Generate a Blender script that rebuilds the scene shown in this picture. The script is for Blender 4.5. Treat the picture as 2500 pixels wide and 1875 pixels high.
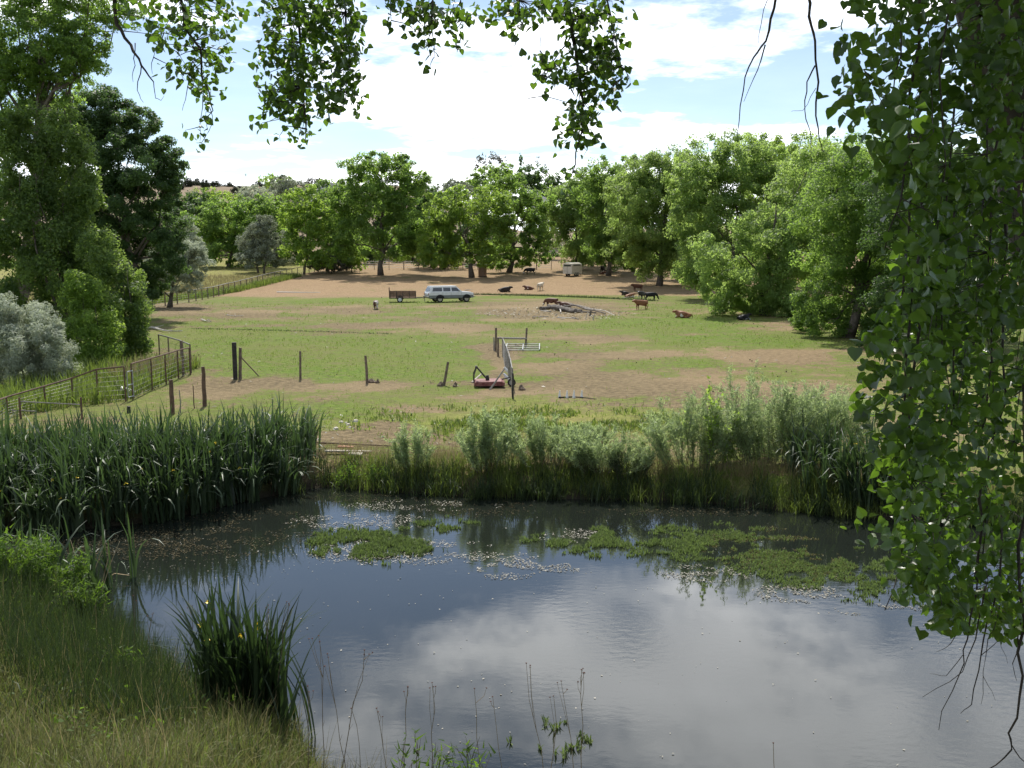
import bpy, math, random
import numpy as np
from mathutils import Vector, Matrix

# ------------------------------------------------------------------ scene, camera, light
for o in list(bpy.data.objects):
    bpy.data.objects.remove(o)
SC = bpy.context.scene
COL = SC.collection
random.seed(7)
R = np.random.default_rng(11)
rad = math.radians

F = 2350.0                      # focal length in photograph pixels (2500 wide)
PITCH = rad(8.16)
EYE = 6.6
cam_d = bpy.data.cameras.new('camera')
cam_d.sensor_width = 36.0
cam_d.lens = 36.0 * F / 2500.0
cam_d.clip_end = 6000
cam = bpy.data.objects.new('camera', cam_d)
COL.objects.link(cam)
cam.location = (0, 0, EYE)
cam.rotation_euler = (rad(90) - PITCH, 0, 0)
SC.camera = cam

SUN_EL, SUN_AZ = rad(55), rad(-9)          # azimuth from +Y, clockwise
SDIR = Vector((math.sin(SUN_AZ) * math.cos(SUN_EL), math.cos(SUN_AZ) * math.cos(SUN_EL), math.sin(SUN_EL)))
sun_d = bpy.data.lights.new('sun', 'SUN')
sun_d.energy = 5.0
sun_d.angle = rad(0.53)
sun_d.color = (1.0, 0.95, 0.86)
sun = bpy.data.objects.new('sun', sun_d)
COL.objects.link(sun)
sun.rotation_euler = SDIR.to_track_quat('Z', 'Y').to_euler()
sun.location = (0, 0, 60)

vs = SC.view_settings
vs.view_transform = 'Standard'
vs.look = 'None'
vs.exposure = 0.30
vs.gamma = 1.0
vs.use_curve_mapping = False
SC.cycles.max_bounces = 8
SC.cycles.diffuse_bounces = 4
SC.cycles.glossy_bounces = 3
SC.cycles.transmission_bounces = 4
SC.cycles.sample_clamp_indirect = 6


class NT:
    """small helper around a node tree"""
    def __init__(self, tree):
        self.t = tree
        tree.nodes.clear()

    def n(self, typ, **kw):
        nd = self.t.nodes.new(typ)
        for k, v in kw.items():
            if k.startswith('i_'):
                nd.inputs[k[2:].replace('_', ' ')].default_value = v
            else:
                setattr(nd, k, v)
        return nd

    def l(self, a, b):
        self.t.links.new(a, b)

    def val(self, sock, v):
        if hasattr(v, 'is_output'):
            self.l(v, sock)
        else:
            sock.default_value = v

    def m(self, op, a, b=0.0, c=0.0, clamp=False):
        nd = self.n('ShaderNodeMath', operation=op, use_clamp=clamp)
        for i, v in enumerate((a, b, c)):
            self.val(nd.inputs[i], v)
        return nd.outputs[0]

    def mix(self, fac, a, b, blend='MIX'):
        nd = self.n('ShaderNodeMix', data_type='RGBA', blend_type=blend)
        self.val(nd.inputs['Factor'], fac)
        for s, v in ((nd.inputs[6], a), (nd.inputs[7], b)):
            if hasattr(v, 'is_output'):
                self.l(v, s)
            else:
                s.default_value = (v[0], v[1], v[2], 1.0)
        return nd.outputs[2]

    def noise(self, scale, detail=4, rough=0.55, vec=None, w=None):
        nd = self.n('ShaderNodeTexNoise')
        nd.inputs['Scale'].default_value = scale
        nd.inputs['Detail'].default_value = detail
        nd.inputs['Roughness'].default_value = rough
        if vec is not None:
            self.l(vec, nd.inputs['Vector'])
        return nd.outputs['Fac']

    def step(self, x, a, b):
        nd = self.n('ShaderNodeMapRange', interpolation_type='SMOOTHSTEP')
        self.val(nd.inputs['Value'], x)
        nd.inputs['From Min'].default_value = a
        nd.inputs['From Max'].default_value = b
        return nd.outputs[0]

    def attr(self, name):
        return self.n('ShaderNodeAttribute', attribute_name=name).outputs['Fac']


# ------------------------------------------------------------------ sky with drifting cloud
W = bpy.data.worlds.new('World')
SC.world = W
W.use_nodes = True
w = NT(W.node_tree)
SKY_STRENGTH = 0.115
CLOUD = 1.9
sky = w.n('ShaderNodeTexSky', sky_type='NISHITA', sun_disc=False)
sky.sun_elevation = SUN_EL
sky.sun_rotation = SUN_AZ
sky.altitude = 1500
sky.air_density = 1.0
sky.dust_density = 0.6
sky.ozone_density = 1.0
geo = w.n('ShaderNodeTexCoord')
sep = w.n('ShaderNodeSeparateXYZ')
w.l(geo.outputs['Generated'], sep.inputs[0])
dx, dy, dz = sep.outputs
el = w.m('MULTIPLY', w.m('ARCSINE', dz), 57.2958)
az = w.m('MULTIPLY', w.m('ARCTAN2', dx, dy), 57.2958)
zz = w.m('ADD', w.m('MAXIMUM', dz, 0.0), 0.10)
cmb = w.n('ShaderNodeCombineXYZ')
w.l(w.m('DIVIDE', dx, zz), cmb.inputs[0])
w.l(w.m('DIVIDE', dy, zz), cmb.inputs[1])
cmb.inputs[2].default_value = 3.7
big = w.noise(1.05, 7, 0.60, cmb.outputs[0])
fine = w.noise(3.4, 6, 0.6, cmb.outputs[0])


def bump(a0, e0, sa, se, k):
    u = w.m('DIVIDE', w.m('SUBTRACT', az, a0), sa)
    v = w.m('DIVIDE', w.m('SUBTRACT', el, e0), se)
    q = w.m('ADD', w.m('MULTIPLY', u, u), w.m('MULTIPLY', v, v))
    return w.m('MULTIPLY', w.m('POWER', 2.718, w.m('MULTIPLY', q, -1.0)), k)


dens = w.m('ADD', w.m('MULTIPLY', big, 0.68), w.m('MULTIPLY', fine, 0.44))
for bb in ((-3, 8.5, 8, 3.0, .12), (4, 2.6, 26, 2.4, .26), (9, 10, 4, 1.2, .10), (14, 11.2, 5, .9, .12), (21, 12.5, 6, 1.0, .10), (17, 6.3, 5, .5, .10),
           (-16, 7, 7, 3, -.12), (14, 8.2, 7, 1.6, -.14), (-15, 12.8, 7, 1.4, .08),
           (-14, 19, 13, 4.0, -.02), (4, 17.5, 14, 1.6, -.03), (5, 23, 12, 3.2, .10), (12, 29, 24, 5.0, .08)):
    dens = w.m('ADD', dens, bump(*bb))
cov = w.m('MAXIMUM', w.step(dens, 0.51, 0.73), w.m('MULTIPLY', big, 0.15))
skyc = w.mix(1.0, sky.outputs[0], (SKY_STRENGTH,) * 3, 'MULTIPLY')
shade = w.m('ADD', 0.72, w.m('MULTIPLY', fine, 0.56))
cl = w.mix(1.0, (CLOUD * 0.98, CLOUD * 1.0, CLOUD * 1.03), shade, 'MULTIPLY')
out = w.mix(cov, skyc, cl)
bg = w.n('ShaderNodeBackground')
w.l(out, bg.inputs[0])
bg.inputs[1].default_value = 1.0
wo = w.n('ShaderNodeOutputWorld')
w.l(bg.outputs[0], wo.inputs[0])


# ------------------------------------------------------------------ helpers
def vnoise(x, y, seed=0):
    x = np.asarray(x, float); y = np.asarray(y, float)
    xi = np.floor(x).astype(np.int64); yi = np.floor(y).astype(np.int64)
    xf = x - xi; yf = y - yi

    def h(a, b):
        n = (a * 374761393 + b * 668265263 + seed * 1274126177) & 0x7fffffff
        n = ((n ^ (n >> 13)) * 1274126177) & 0x7fffffff
        return ((n ^ (n >> 16)) & 0xffff) / 65535.0
    u = xf * xf * (3 - 2 * xf); v = yf * yf * (3 - 2 * yf)
    return (h(xi, yi) * (1 - u) + h(xi + 1, yi) * u) * (1 - v) + (h(xi, yi + 1) * (1 - u) + h(xi + 1, yi + 1) * u) * v


def fbm(x, y, oct=4, seed=0):
    s = 0; a = .5; t = 0
    for i in range(oct):
        s = s + a * vnoise(x * 2 ** i, y * 2 ** i, seed + i * 17); t += a; a *= .5
    return s / t


def sst(x, a, b):
    t = np.clip((x - a) / (b - a), 0, 1)
    return t * t * (3 - 2 * t)


CP, SP = math.cos(PITCH), math.sin(PITCH)


def ray(px, py):
    u = (px - 1250.0) / F; v = -(py - 937.5) / F
    return Vector((u, CP + v * SP, -SP + v * CP))


def at(px, py, Y):
    """point of the place that lies Y metres ahead on the line of sight through a photograph pixel"""
    d = ray(px, py)
    return Vector((0, 0, EYE)) + d * (Y / d.y)


def on_z(px, py, z):
    d = ray(px, py)
    return Vector((0, 0, EYE)) + d * ((z - EYE) / d.z)


WATER_Z = -0.7
far_px = [(0, 1290), (150, 1296), (300, 1285), (450, 1260), (600, 1225), (720, 1200), (800, 1188), (950, 1203), (1100, 1212),
          (1250, 1216), (1400, 1220), (1600, 1222), (1800, 1236), (2000, 1256), (2200, 1272), (2500, 1290)]
near_px = [(0, 1400), (150, 1440), (250, 1540), (400, 1640), (560, 1700), (705, 1765), (755, 1840), (800, 1920)]
fp = [on_z(a, b, WATER_Z) for a, b in far_px]
npx = [on_z(a, b, WATER_Z) for a, b in near_px]
FX = np.array([-60, -18.0] + [p.x for p in fp] + [30, 60]); FY = np.array([21.5, 22.4] + [p.y for p in fp] + [24, 14])
NX = np.array([-60, -18.0] + [p.x for p in npx] + [0, 6, 14, 30, 60]); NY = np.array([24, 23.5] + [p.y for p in npx] + [11.2, 11.0, 10.5, 11, 16])
FX_i = np.argsort(FX); FX, FY = FX[FX_i], FY[FX_i]
NX_i = np.argsort(NX); NX, NY = NX[NX_i], NY[NX_i]


def far_y(x): return np.interp(x, FX, FY)
def near_y(x): return np.interp(x, NX, NY)


def terr(x, y, detail=True):
    x = np.asarray(x, float); y = np.asarray(y, float)
    yf = far_y(x); yn = near_y(x)
    # field and hill
    z = 0.036 * np.clip(y - 138, 0, 97)
    z = z + 0.14 * np.clip(y - 235, 0, 65) + 0.075 * np.clip(y - 300, 0, 330)
    ridge = 0.3 + 0.7 * sst(-x, -10, 70) * sst(x, -520, -330) + .12 * sst(x, 60, 200)
    z = np.where(y > 235, 3.49 + (z - 3.49) * ridge, z)
    z = z + 10 * sst(y, 520, 700) * ridge + (fbm(x / 45, y / 45, 3, 5) - .5) * 5 * sst(y, 240, 420)
    z = z + 0.22 * (fbm(x / 14, y / 14, 3, 1) - .5) * sst(y, 34, 45)
    # far bank of the pond
    d = y - yf
    zf = WATER_Z + (z - WATER_Z) * sst(d, -0.1, 1.3)
    # near bank below the camera
    k = 0.34 + 0.16 * sst(x, -5.5, -1.0)
    dn = yn - y
    zn = np.minimum(WATER_Z + k * dn, 5.0) + .25 * (fbm(x / 1.5, y / 1.5, 3, 9) - .5)
    s = np.minimum(d * -1, -dn)          # > 0 in the water
    zw = WATER_Z - 0.12 - np.clip(s * .45, 0, 1.1)
    r = np.where(y >= yf, zf, np.where(y <= yn, zn, zw))
    # where the pond is closed on both sides
    r = np.where(yf <= yn, np.where(y > (yf + yn) / 2, z * sst(d, -1, 3) , np.minimum(np.maximum(zn, -.3), 5)), r)
    return r


def tz(x, y): return float(terr(np.array([x]), np.array([y]))[0])


def gpt(px, py):
    """where the line of sight through a photograph pixel meets the ground"""
    d = ray(px, py)
    t = np.concatenate([np.linspace(6, 120, 1200), np.linspace(120.2, 700, 1600)])
    x = d.x * t; y = d.y * t; z = EYE + d.z * t
    h = terr(x, y)
    below = np.where(z <= h)[0]
    i = below[0] if len(below) else len(t) - 1
    return Vector((x[i], y[i], h[i]))


def mesh_np(name, verts, faces_idx, nper, mat=None, var=None, smooth=False):
    """mesh from numpy arrays: faces_idx flat, nper corners per face"""
    me = bpy.data.meshes.new(name)
    nv = len(verts); nf = len(faces_idx) // nper
    me.vertices.add(nv)
    me.vertices.foreach_set('co', np.asarray(verts, np.float32).ravel())
    me.loops.add(nf * nper)
    me.loops.foreach_set('vertex_index', np.asarray(faces_idx, np.int32))
    me.polygons.add(nf)
    me.polygons.foreach_set('loop_start', np.arange(0, nf * nper, nper, dtype=np.int32))
    me.polygons.foreach_set('loop_total', np.full(nf, nper, np.int32))
    if smooth:
        me.polygons.foreach_set('use_smooth', np.ones(nf, bool))
    me.update(calc_edges=True)
    if var is not None:
        a = me.attributes.new('var', 'FLOAT', 'FACE')
        a.data.foreach_set('value', np.asarray(var, np.float32))
    if mat is not None:
        me.materials.append(mat)
    return me


class MB:
    """collects boxes, tubes and prisms into one mesh"""
    def __init__(self):
        self.v = []; self.f = []

    def box(self, c, s, rot=None, taper=1.0):
        b = len(self.v)
        M = Matrix.Identity(3) if rot is None else rot
        for z in (-1, 1):
            k = taper if z > 0 else 1.0
            for x, y in ((-1, -1), (1, -1), (1, 1), (-1, 1)):
                p = M @ Vector((x * s[0] / 2 * k, y * s[1] / 2 * k, z * s[2] / 2))
                self.v.append((c[0] + p.x, c[1] + p.y, c[2] + p.z))
        self.f += [(b, b + 3, b + 2, b + 1), (b + 4, b + 5, b + 6, b + 7)] + [(b + i, b + (i + 1) % 4, b + 4 + (i + 1) % 4, b + 4 + i) for i in range(4)]
        return self

    def tube(self, pts, rs, n=6, cap=True):
        pts = [Vector(p) for p in pts]
        if not hasattr(rs, '__len__'):
            rs = [rs] * len(pts)
        b0 = len(self.v)
        up = Vector((0.13, 0.31, 1)).normalized()
        for i, p in enumerate(pts):
            t = (pts[min(i + 1, len(pts) - 1)] - pts[max(i - 1, 0)]).normalized()
            s = t.cross(up)
            if s.length < .05:
                s = t.cross(Vector((1, 0, 0)))
            s.normalize(); q = s.cross(t)
            for k in range(n):
                a = 2 * math.pi * k / n
                self.v.append(tuple(p + (s * math.cos(a) + q * math.sin(a)) * rs[i]))
        for i in range(len(pts) - 1):
            for k in range(n):
                a = b0 + i * n + k; c = b0 + i * n + (k + 1) % n
                self.f.append((a, c, c + n, a + n))
        if cap:
            self.f.append(tuple(b0 + k for k in range(n))[::-1])
            e = b0 + (len(pts) - 1) * n
            self.f.append(tuple(e + k for k in range(n)))
        return self

    def prism(self, poly, y0, y1, axis='y'):
        """polygon in x,z pulled along y"""
        b = len(self.v); n = len(poly)
        for yy in (y0, y1):
            for x, z in poly:
                self.v.append((x, yy, z))
        self.f.append(tuple(range(b, b + n)))
        self.f.append(tuple(range(b + 2 * n - 1, b + n - 1, -1)))
        for i in range(n):
            j = (i + 1) % n
            self.f.append((b + j, b + i, b + n + i, b + n + j))
        return self

    def ngon(self, pts):
        b = len(self.v)
        self.v += [tuple(p) for p in pts]
        self.f.append(tuple(range(b, b + len(pts))))
        return self

    def mesh(self, name, mat=None, smooth=False):
        me = bpy.data.meshes.new(name)
        me.from_pydata(self.v, [], self.f)
        if smooth:
            me.polygons.foreach_set('use_smooth', np.ones(len(me.polygons), bool))
        me.update()
        if mat is not None:
            me.materials.append(mat)
        return me

    def build(self, name, mat, parent=None, smooth=False, bevel=0):
        o = link(name, self.mesh(name, mat, smooth), parent)
        if bevel:
            md = o.modifiers.new('bevel', 'BEVEL'); md.width = bevel; md.segments = 2
        return o


def link(name, data, parent=None):
    o = bpy.data.objects.new(name, data)
    COL.objects.link(o)
    o.parent = parent
    return o


def tag(o, label=None, cat=None, group=None, kind=None):
    if label: o['label'] = label
    if cat: o['category'] = cat
    if group: o['group'] = group
    if kind: o['kind'] = kind
    return o


def empty(name, loc, rz=0.0, label=None, cat=None, group=None):
    o = bpy.data.objects.new(name, None)
    o.empty_display_size = 0.2
    COL.objects.link(o)
    o.location = loc
    o.rotation_euler = (0, 0, rz)
    return tag(o, label, cat, group)


def copy_tree(o, parent=None):
    c = o.copy()
    COL.objects.link(c)
    c.parent = parent
    for ch in list(o.children):
        copy_tree(ch, c)
    return c


# ------------------------------------------------------------------ materials
def mat(name, col, rough=0.7, col2=None, scale=3.0, metal=0.0, bump=0.0, bscale=None, spec=0.4, coat=0.0, thresh=None):
    m = bpy.data.materials.new(name)
    m.use_nodes = True
    t = NT(m.node_tree)
    tc = t.n('ShaderNodeTexCoord').outputs['Object']
    p = t.n('ShaderNodeBsdfPrincipled')
    p.inputs['Roughness'].default_value = rough
    p.inputs['Metallic'].default_value = metal
    p.inputs['Specular IOR Level'].default_value = spec
    p.inputs['Coat Weight'].default_value = coat
    if col2 is not None:
        f = t.noise(scale, 5, 0.6, tc)
        a, b = thresh if thresh else (.35, .65)
        t.l(t.mix(t.step(f, a, b), col, col2), p.inputs['Base Color'])
    else:
        f = t.noise(scale, 4, 0.6, tc)
        c2 = tuple(c * .78 for c in col)
        t.l(t.mix(f, col, c2), p.inputs['Base Color'])
    if bump:
        b = t.n('ShaderNodeBump'); b.inputs['Strength'].default_value = bump
        b.inputs['Distance'].default_value = .02
        t.l(t.noise(bscale or scale * 4, 6, .65, tc), b.inputs['Height'])
        t.l(b.outputs[0], p.inputs['Normal'])
    o = t.n('ShaderNodeOutputMaterial')
    t.l(p.outputs[0], o.inputs[0])
    return m


def leaf_mat(name, c1, c2, tr, tfac=.45, rough=.45, spec=.35, hue=.25):
    """thin leaf: reflects, and lets light through from behind"""
    m = bpy.data.materials.new(name)
    m.use_nodes = True
    t = NT(m.node_tree)
    v = t.attr('var')
    oi = t.n('ShaderNodeObjectInfo').outputs['Random']
    vv = t.m('ADD', v, t.m('MULTIPLY', t.m('SUBTRACT', oi, .5), hue), clamp=True)
    p = t.n('ShaderNodeBsdfPrincipled')
    p.inputs['Roughness'].default_value = rough
    p.inputs['Specular IOR Level'].default_value = spec
    t.l(t.mix(vv, c1, c2), p.inputs['Base Color'])
    tb = t.n('ShaderNodeBsdfTranslucent')
    k = 0.65
    t.l(t.mix(vv, tuple(x * k for x in tr), tr), tb.inputs[0])
    mx = t.n('ShaderNodeMixShader')
    mx.inputs[0].default_value = tfac
    t.l(p.outputs[0], mx.inputs[1]); t.l(tb.outputs[0], mx.inputs[2])
    o = t.n('ShaderNodeOutputMaterial')
    t.l(mx.outputs[0], o.inputs[0])
    return m


M = {}
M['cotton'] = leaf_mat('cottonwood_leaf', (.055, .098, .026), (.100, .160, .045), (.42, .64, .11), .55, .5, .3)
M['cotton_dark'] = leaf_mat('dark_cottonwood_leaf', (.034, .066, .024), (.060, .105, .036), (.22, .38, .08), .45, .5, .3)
M['poplar'] = leaf_mat('poplar_leaf', (.050, .086, .026), (.085, .135, .040), (.38, .55, .10), .5, .5, .35)
M['bright'] = leaf_mat('bright_leaf', (.070, .118, .026), (.115, .180, .045), (.52, .74, .11), .56, .5, .3)
M['willow'] = leaf_mat('willow_leaf', (.075, .122, .038), (.125, .185, .065), (.52, .72, .17), .56, .5, .3)
M['olive'] = leaf_mat('silver_olive_leaf', (.30, .34, .25), (.46, .50, .40), (.50, .56, .36), .45, .55, .3)
M['grey'] = leaf_mat('grey_green_leaf', (.19, .215, .15), (.30, .33, .25), (.34, .39, .24), .42, .6, .25)
M['juniper'] = leaf_mat('juniper_leaf', (.030, .042, .022), (.055, .068, .036), (.05, .06, .03), .2, .6, .2)
M['bare'] = leaf_mat('sparse_leaf', (.10, .10, .07), (.16, .15, .11), (.14, .14, .09), .3, .6, .2)
M['near_leaf'] = leaf_mat('near_cottonwood_leaf', (.013, .030, .007), (.036, .072, .014), (.20, .37, .030), .40, .36, .5, .5)  # leaf base darkened to stand in for missing shade around the branches
M['iris'] = leaf_mat('iris_blade', (.018, .038, .016), (.105, .145, .078), (.11, .20, .045), .24, .5, .45, .5)  # dark end stands in for shade inside the stand, pale end for sheen
M['iris_dark'] = leaf_mat('shade_tinted_iris_blade', (.018, .036, .018), (.045, .070, .034), (.07, .13, .03), .24, .5, .4, .4)  # darker copy of the iris blade with shade put into its colour
M['lawn'] = leaf_mat('bank_lawn', (.085, .100, .034), (.215, .190, .085), (.24, .25, .08), .40, .55, .25)
M['rush'] = leaf_mat('rush_blade', (.022, .040, .017), (.050, .076, .028), (.08, .13, .03), .3, .5, .3)
M['bank_grass'] = leaf_mat('bank_grass', (.075, .115, .025), (.17, .20, .055), (.24, .34, .05), .42, .5, .3)
M['dry_grass'] = leaf_mat('dry_grass', (.16, .15, .065), (.33, .27, .14), (.30, .26, .12), .40, .6, .25)
M['field_grass'] = leaf_mat('field_grass', (.085, .145, .022), (.175, .225, .042), (.27, .40, .05), .4, .55, .25)
M['weed'] = leaf_mat('broad_weed', (.048, .098, .018), (.105, .165, .034), (.23, .39, .04), .45, .55, .25)
M['sandbar'] = leaf_mat('sandbar_willow_leaf', (.15, .205, .105), (.26, .32, .18), (.56, .70, .28), .5, .5, .3)
M['water_plant'] = leaf_mat('water_plant', (.085, .125, .038), (.175, .215, .080), (.22, .32, .08), .36, .6, .25)
M['water_brown'] = leaf_mat('brown_water_plant', (.13, .115, .042), (.23, .195, .085), (.2, .2, .06), .28, .55, .35)
M['scum'] = leaf_mat('floating_scum', (.15, .14, .105), (.34, .32, .26), (.25, .22, .15), .15, .5, .3)
M['scum_dark'] = leaf_mat('dark_scum', (.028, .025, .012), (.095, .078, .040), (.06, .05, .02), .10, .85, .1)
M['bark'] = mat('bark', (.075, .060, .047), .9, (.14, .118, .098), 6, bump=.9, bscale=18)
M['dark_bark'] = mat('dark_bark', (.030, .024, .019), .95, (.060, .050, .042), 5, bump=1.0, bscale=16)
M['twig'] = mat('twig', (.085, .068, .055), .85, (.15, .125, .10), 9)
M['grey_wood'] = mat('weathered_wood', (.22, .195, .165), .9, (.36, .33, .29), 5, bump=.5)
M['dead_wood'] = mat('bleached_wood', (.33, .30, .265), .9, (.50, .47, .43), 4, bump=.4)
M['dark_log'] = mat('dark_log', (.085, .072, .062), .95, (.17, .15, .13), 4, bump=.6)
M['post_wood'] = mat('post_wood', (.115, .086, .062), .9, (.20, .155, .115), 7, bump=.5)
M['post_dark'] = mat('tarred_post', (.022, .02, .019), .85, (.05, .046, .04), 7, bump=.4)
M['rust'] = mat('rusty_pipe', (.085, .052, .036), .8, (.145, .088, .060), 6, bump=.2)
M['steel'] = mat('galvanised_steel', (.30, .31, .31), .5, (.42, .43, .43), 5, metal=.5)
M['wire'] = mat('fence_wire', (.16, .15, .14), .6, (.26, .25, .23), 5, metal=.4)

# ------------------------------------------------------------------ ground
def seg(a, b, s): return np.arange(a, b, s)


def project(x, y, z):
    dzv = z - EYE
    dep = y * CP - dzv * SP
    dep = np.where(np.abs(dep) < .3, .3, dep)
    up_ = y * SP + dzv * CP
    return 1250 + F * x / dep, 937.5 - F * up_ / dep


gx = np.concatenate([[-1400, -1000, -750, -560, -430], seg(-340, -100, 9), seg(-100, -40, 1.6), seg(-40, 40, .5), seg(40, 100, 1.6), seg(100, 340, 9), [340, 430, 560, 750, 1000, 1400]])
gy = np.concatenate([[-300, -120, -60, -30, -18], seg(-12, 8, 1.0), seg(8, 36, .42), seg(36, 70, .6), seg(70, 150, 1.3), seg(150, 245, 2.2), seg(245, 760, 8), [800, 900, 1100, 1500, 2200]])
GX, GY = np.meshgrid(gx, gy)
GZ = terr(GX, GY)
nx_, ny_ = len(gx), len(gy)
gv = np.stack([GX.ravel(), GY.ravel(), GZ.ravel()], 1)
ii, jj = np.meshgrid(np.arange(nx_ - 1), np.arange(ny_ - 1))
q0 = (jj * nx_ + ii).ravel()
gf = np.stack([q0, q0 + 1, q0 + 1 + nx_, q0 + nx_], 1).ravel()

PATCH = [  # photograph pixel, radii, grass amount; placed on the ground once
    (593, 767, 88, 10, -0.60), (852, 758, 76, 9, -0.55), (987, 796, 193, 8, -0.80), (1122, 806, 88, 8, -0.75), (1181, 858, 36, 17, -0.80), (1225, 899, 24, 41, -0.80), (811, 940, 252, 15, -0.75), (546, 952, 88, 29, -0.80), (1340, 758, 158, 21, -0.95), (1487, 829, 99, 9, -0.50), (1516, 865, 193, 9, -0.60), (1352, 893, 99, 18, -0.60), (1546, 929, 246, 19, -0.75), (1281, 952, 94, 14, -0.60), (1428, 946, 94, 8, -0.30), (1075, 1005, 94, 7, -0.70), (987, 1037, 76, 9, -0.80), (899, 1070, 246, 17, -0.95), (546, 814, 152, 12, 0.40), (811, 839, 329, 15, 0.50), (928, 882, 282, 27, 0.42), (1075, 917, 152, 12, 0.35), (752, 852, 176, 17, 0.30), (1316, 876, 82, 5, 0.60), (1604, 793, 146, 19, 0.35), (1281, 796, 152, 10, 0.25), (1622, 846, 99, 8, 0.40), (1281, 920, 99, 7, 0.25), (840, 1005, 193, 14, 0.12), (987, 982, 141, 10, 0.15), (1252, 1011, 164, 29, 0.50), (1516, 1011, 152, 29, 0.30), (811, 1043, 64, 7, 0.45), (1399, 724, 305, 5, 0.55), (928, 735, 193, 8, 0.25), (605, 732, 141, 9, 0.20), (693, 767, 35, 4, 0.30), (1781, 835, 176, 12, 0.60), (1898, 876, 152, 15, -0.60), (1869, 964, 176, 23, -0.70), (1928, 799, 117, 11, -0.40), (435, 758, 70, 17, -0.60)]
PXX, PYY = project(GX, GY, GZ)
wx = PXX + (fbm(GX / 4, GY / 6, 4, 3) - .5) * 9000 / np.maximum(GY, 20)
wy = PYY + (fbm(GX / 4 + 50, GY / 6, 4, 4) - .5) * 90000 / np.maximum(GY, 25) ** 2
g = 0.61 + .0 * GX
g = g - .55 * sst(GY, 122, 132) * sst(GX, -60, -38)                         # bare upper field
for (px, py, rx, ry, k) in PATCH:
    g = g + 1.2 * k * np.exp(-(((wx - px) / rx) ** 2 + ((wy - py) / ry) ** 2) ** 1.5)
fence_line = np.interp(GY, [40, 49, 60, 100, 172, 200], [-15.5, -16.5, -24, -41, -37, -37])
left_meadow = sst(fence_line - GX, 0, 2.5) * sst(GY, 36, 60)
g = g * (1 - left_meadow) + .75 * left_meadow
g = np.where(GY < 31, .55, g)
g = np.clip(g + (fbm(GX / 2.2, GY / 3.0, 4, 8) - .5) * .55 + (fbm(GX / 11.0, GY / 3.2, 3, 28) - .5) * .6, 0, 1)
tan = np.clip(sst(GY, 118, 136) * (1 - left_meadow) + .35 * sst(PXX, 1500, 1800) * sst(GY, 40, 50), 0, 1)
tan = np.maximum(tan, sst(GY, 240, 300))
g = np.where(GY > 235, .12, g)
yellow = np.exp(-(((PXX - 1330) / 300) ** 2 + ((PYY - 1030) / 50) ** 2)) + .6 * np.exp(-(((PXX - 850) / 180) ** 2 + ((PYY - 1045) / 22) ** 2))
yellow = np.clip(np.maximum(yellow, left_meadow * sst(GY, 95, 125) * .9), 0, 1)
shade_litter = np.exp(-(((GX - 36 + (GY - 80) * .12) / 9) ** 4)) * sst(GY, 45, 60) * (1 - sst(GY, 160, 190))

gm = bpy.data.materials.new('pasture')
gm.use_nodes = True
t = NT(gm.node_tree)
pos = t.n('ShaderNodeNewGeometry').outputs['Position']
n1 = t.noise(.42, 8, .66, pos); n2 = t.noise(3.2, 6, .65, pos); n3 = t.noise(.09, 4, .55, pos); n4 = t.noise(11, 4, .6, pos); n5 = t.noise(1.25, 5, .6, pos)
gr = t.attr('grass'); tn = t.attr('tan'); ye = t.attr('yellow')
gfac = t.m('ADD', gr, t.m('ADD', t.m('MULTIPLY', t.m('SUBTRACT', n1, .5), 1.7), t.m('MULTIPLY', t.m('SUBTRACT', n2, .5), 1.5)))
gfac = t.step(t.m('ADD', gfac, t.m('MULTIPLY', t.m('SUBTRACT', n5, .5), 1.1)), .34, .64)
dirt = t.mix(t.step(n2, .35, .65), (.120, .092, .050), (.232, .176, .096))
dirt = t.mix(t.m('MULTIPLY', t.step(n3, .42, .62), .6), dirt, (.275, .208, .115))
tand = t.mix(t.step(n2, .3, .7), (.225, .152, .084), (.325, .228, .130))
tand = t.mix(t.m('MULTIPLY', t.step(n1, .5, .7), .5), tand, (.205, .130, .076))
dirt = t.mix(tn, dirt, tand)
spf = t.n('ShaderNodeSeparateXYZ'); t.l(pos, spf.inputs[0])
dirt = t.mix(t.step(spf.outputs[1], 225, 280), dirt, (.215, .165, .112))
grassc = t.mix(t.step(n2, .3, .7), (.070, .124, .014), (.155, .218, .030))
grassc = t.mix(t.m('MULTIPLY', t.step(n3, .35, .65), .6), grassc, (.165, .165, .05))
grassc = t.mix(t.m('MULTIPLY', ye, .7), grassc, (.30, .27, .085))
grassc = t.mix(t.m('MULTIPLY', t.step(n5, .45, .62), .55), grassc, (.155, .135, .060))
base = t.mix(gfac, dirt, grassc)
base = t.mix(t.m('MULTIPLY', t.step(n4, .56, .68), .5), base, (.085, .062, .042))
sp = t.n('ShaderNodeSeparateXYZ'); t.l(pos, sp.inputs[0])
wetf = t.m('SUBTRACT', 1.0, t.step(sp.outputs[2], -.65, -.25))
base = t.mix(wetf, base, (.040, .034, .022))
p = t.n('ShaderNodeBsdfPrincipled')
p.inputs['Roughness'].default_value = .95
p.inputs['Specular IOR Level'].default_value = .15
t.l(base, p.inputs['Base Color'])
b1 = t.n('ShaderNodeBump'); b1.inputs['Strength'].default_value = .9; b1.inputs['Distance'].default_value = .22
t.l(t.m('ADD', n2, t.m('MULTIPLY', n4, .4)), b1.inputs['Height'])
t.l(b1.outputs[0], p.inputs['Normal'])
o_ = t.n('ShaderNodeOutputMaterial'); t.l(p.outputs[0], o_.inputs[0])

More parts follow.
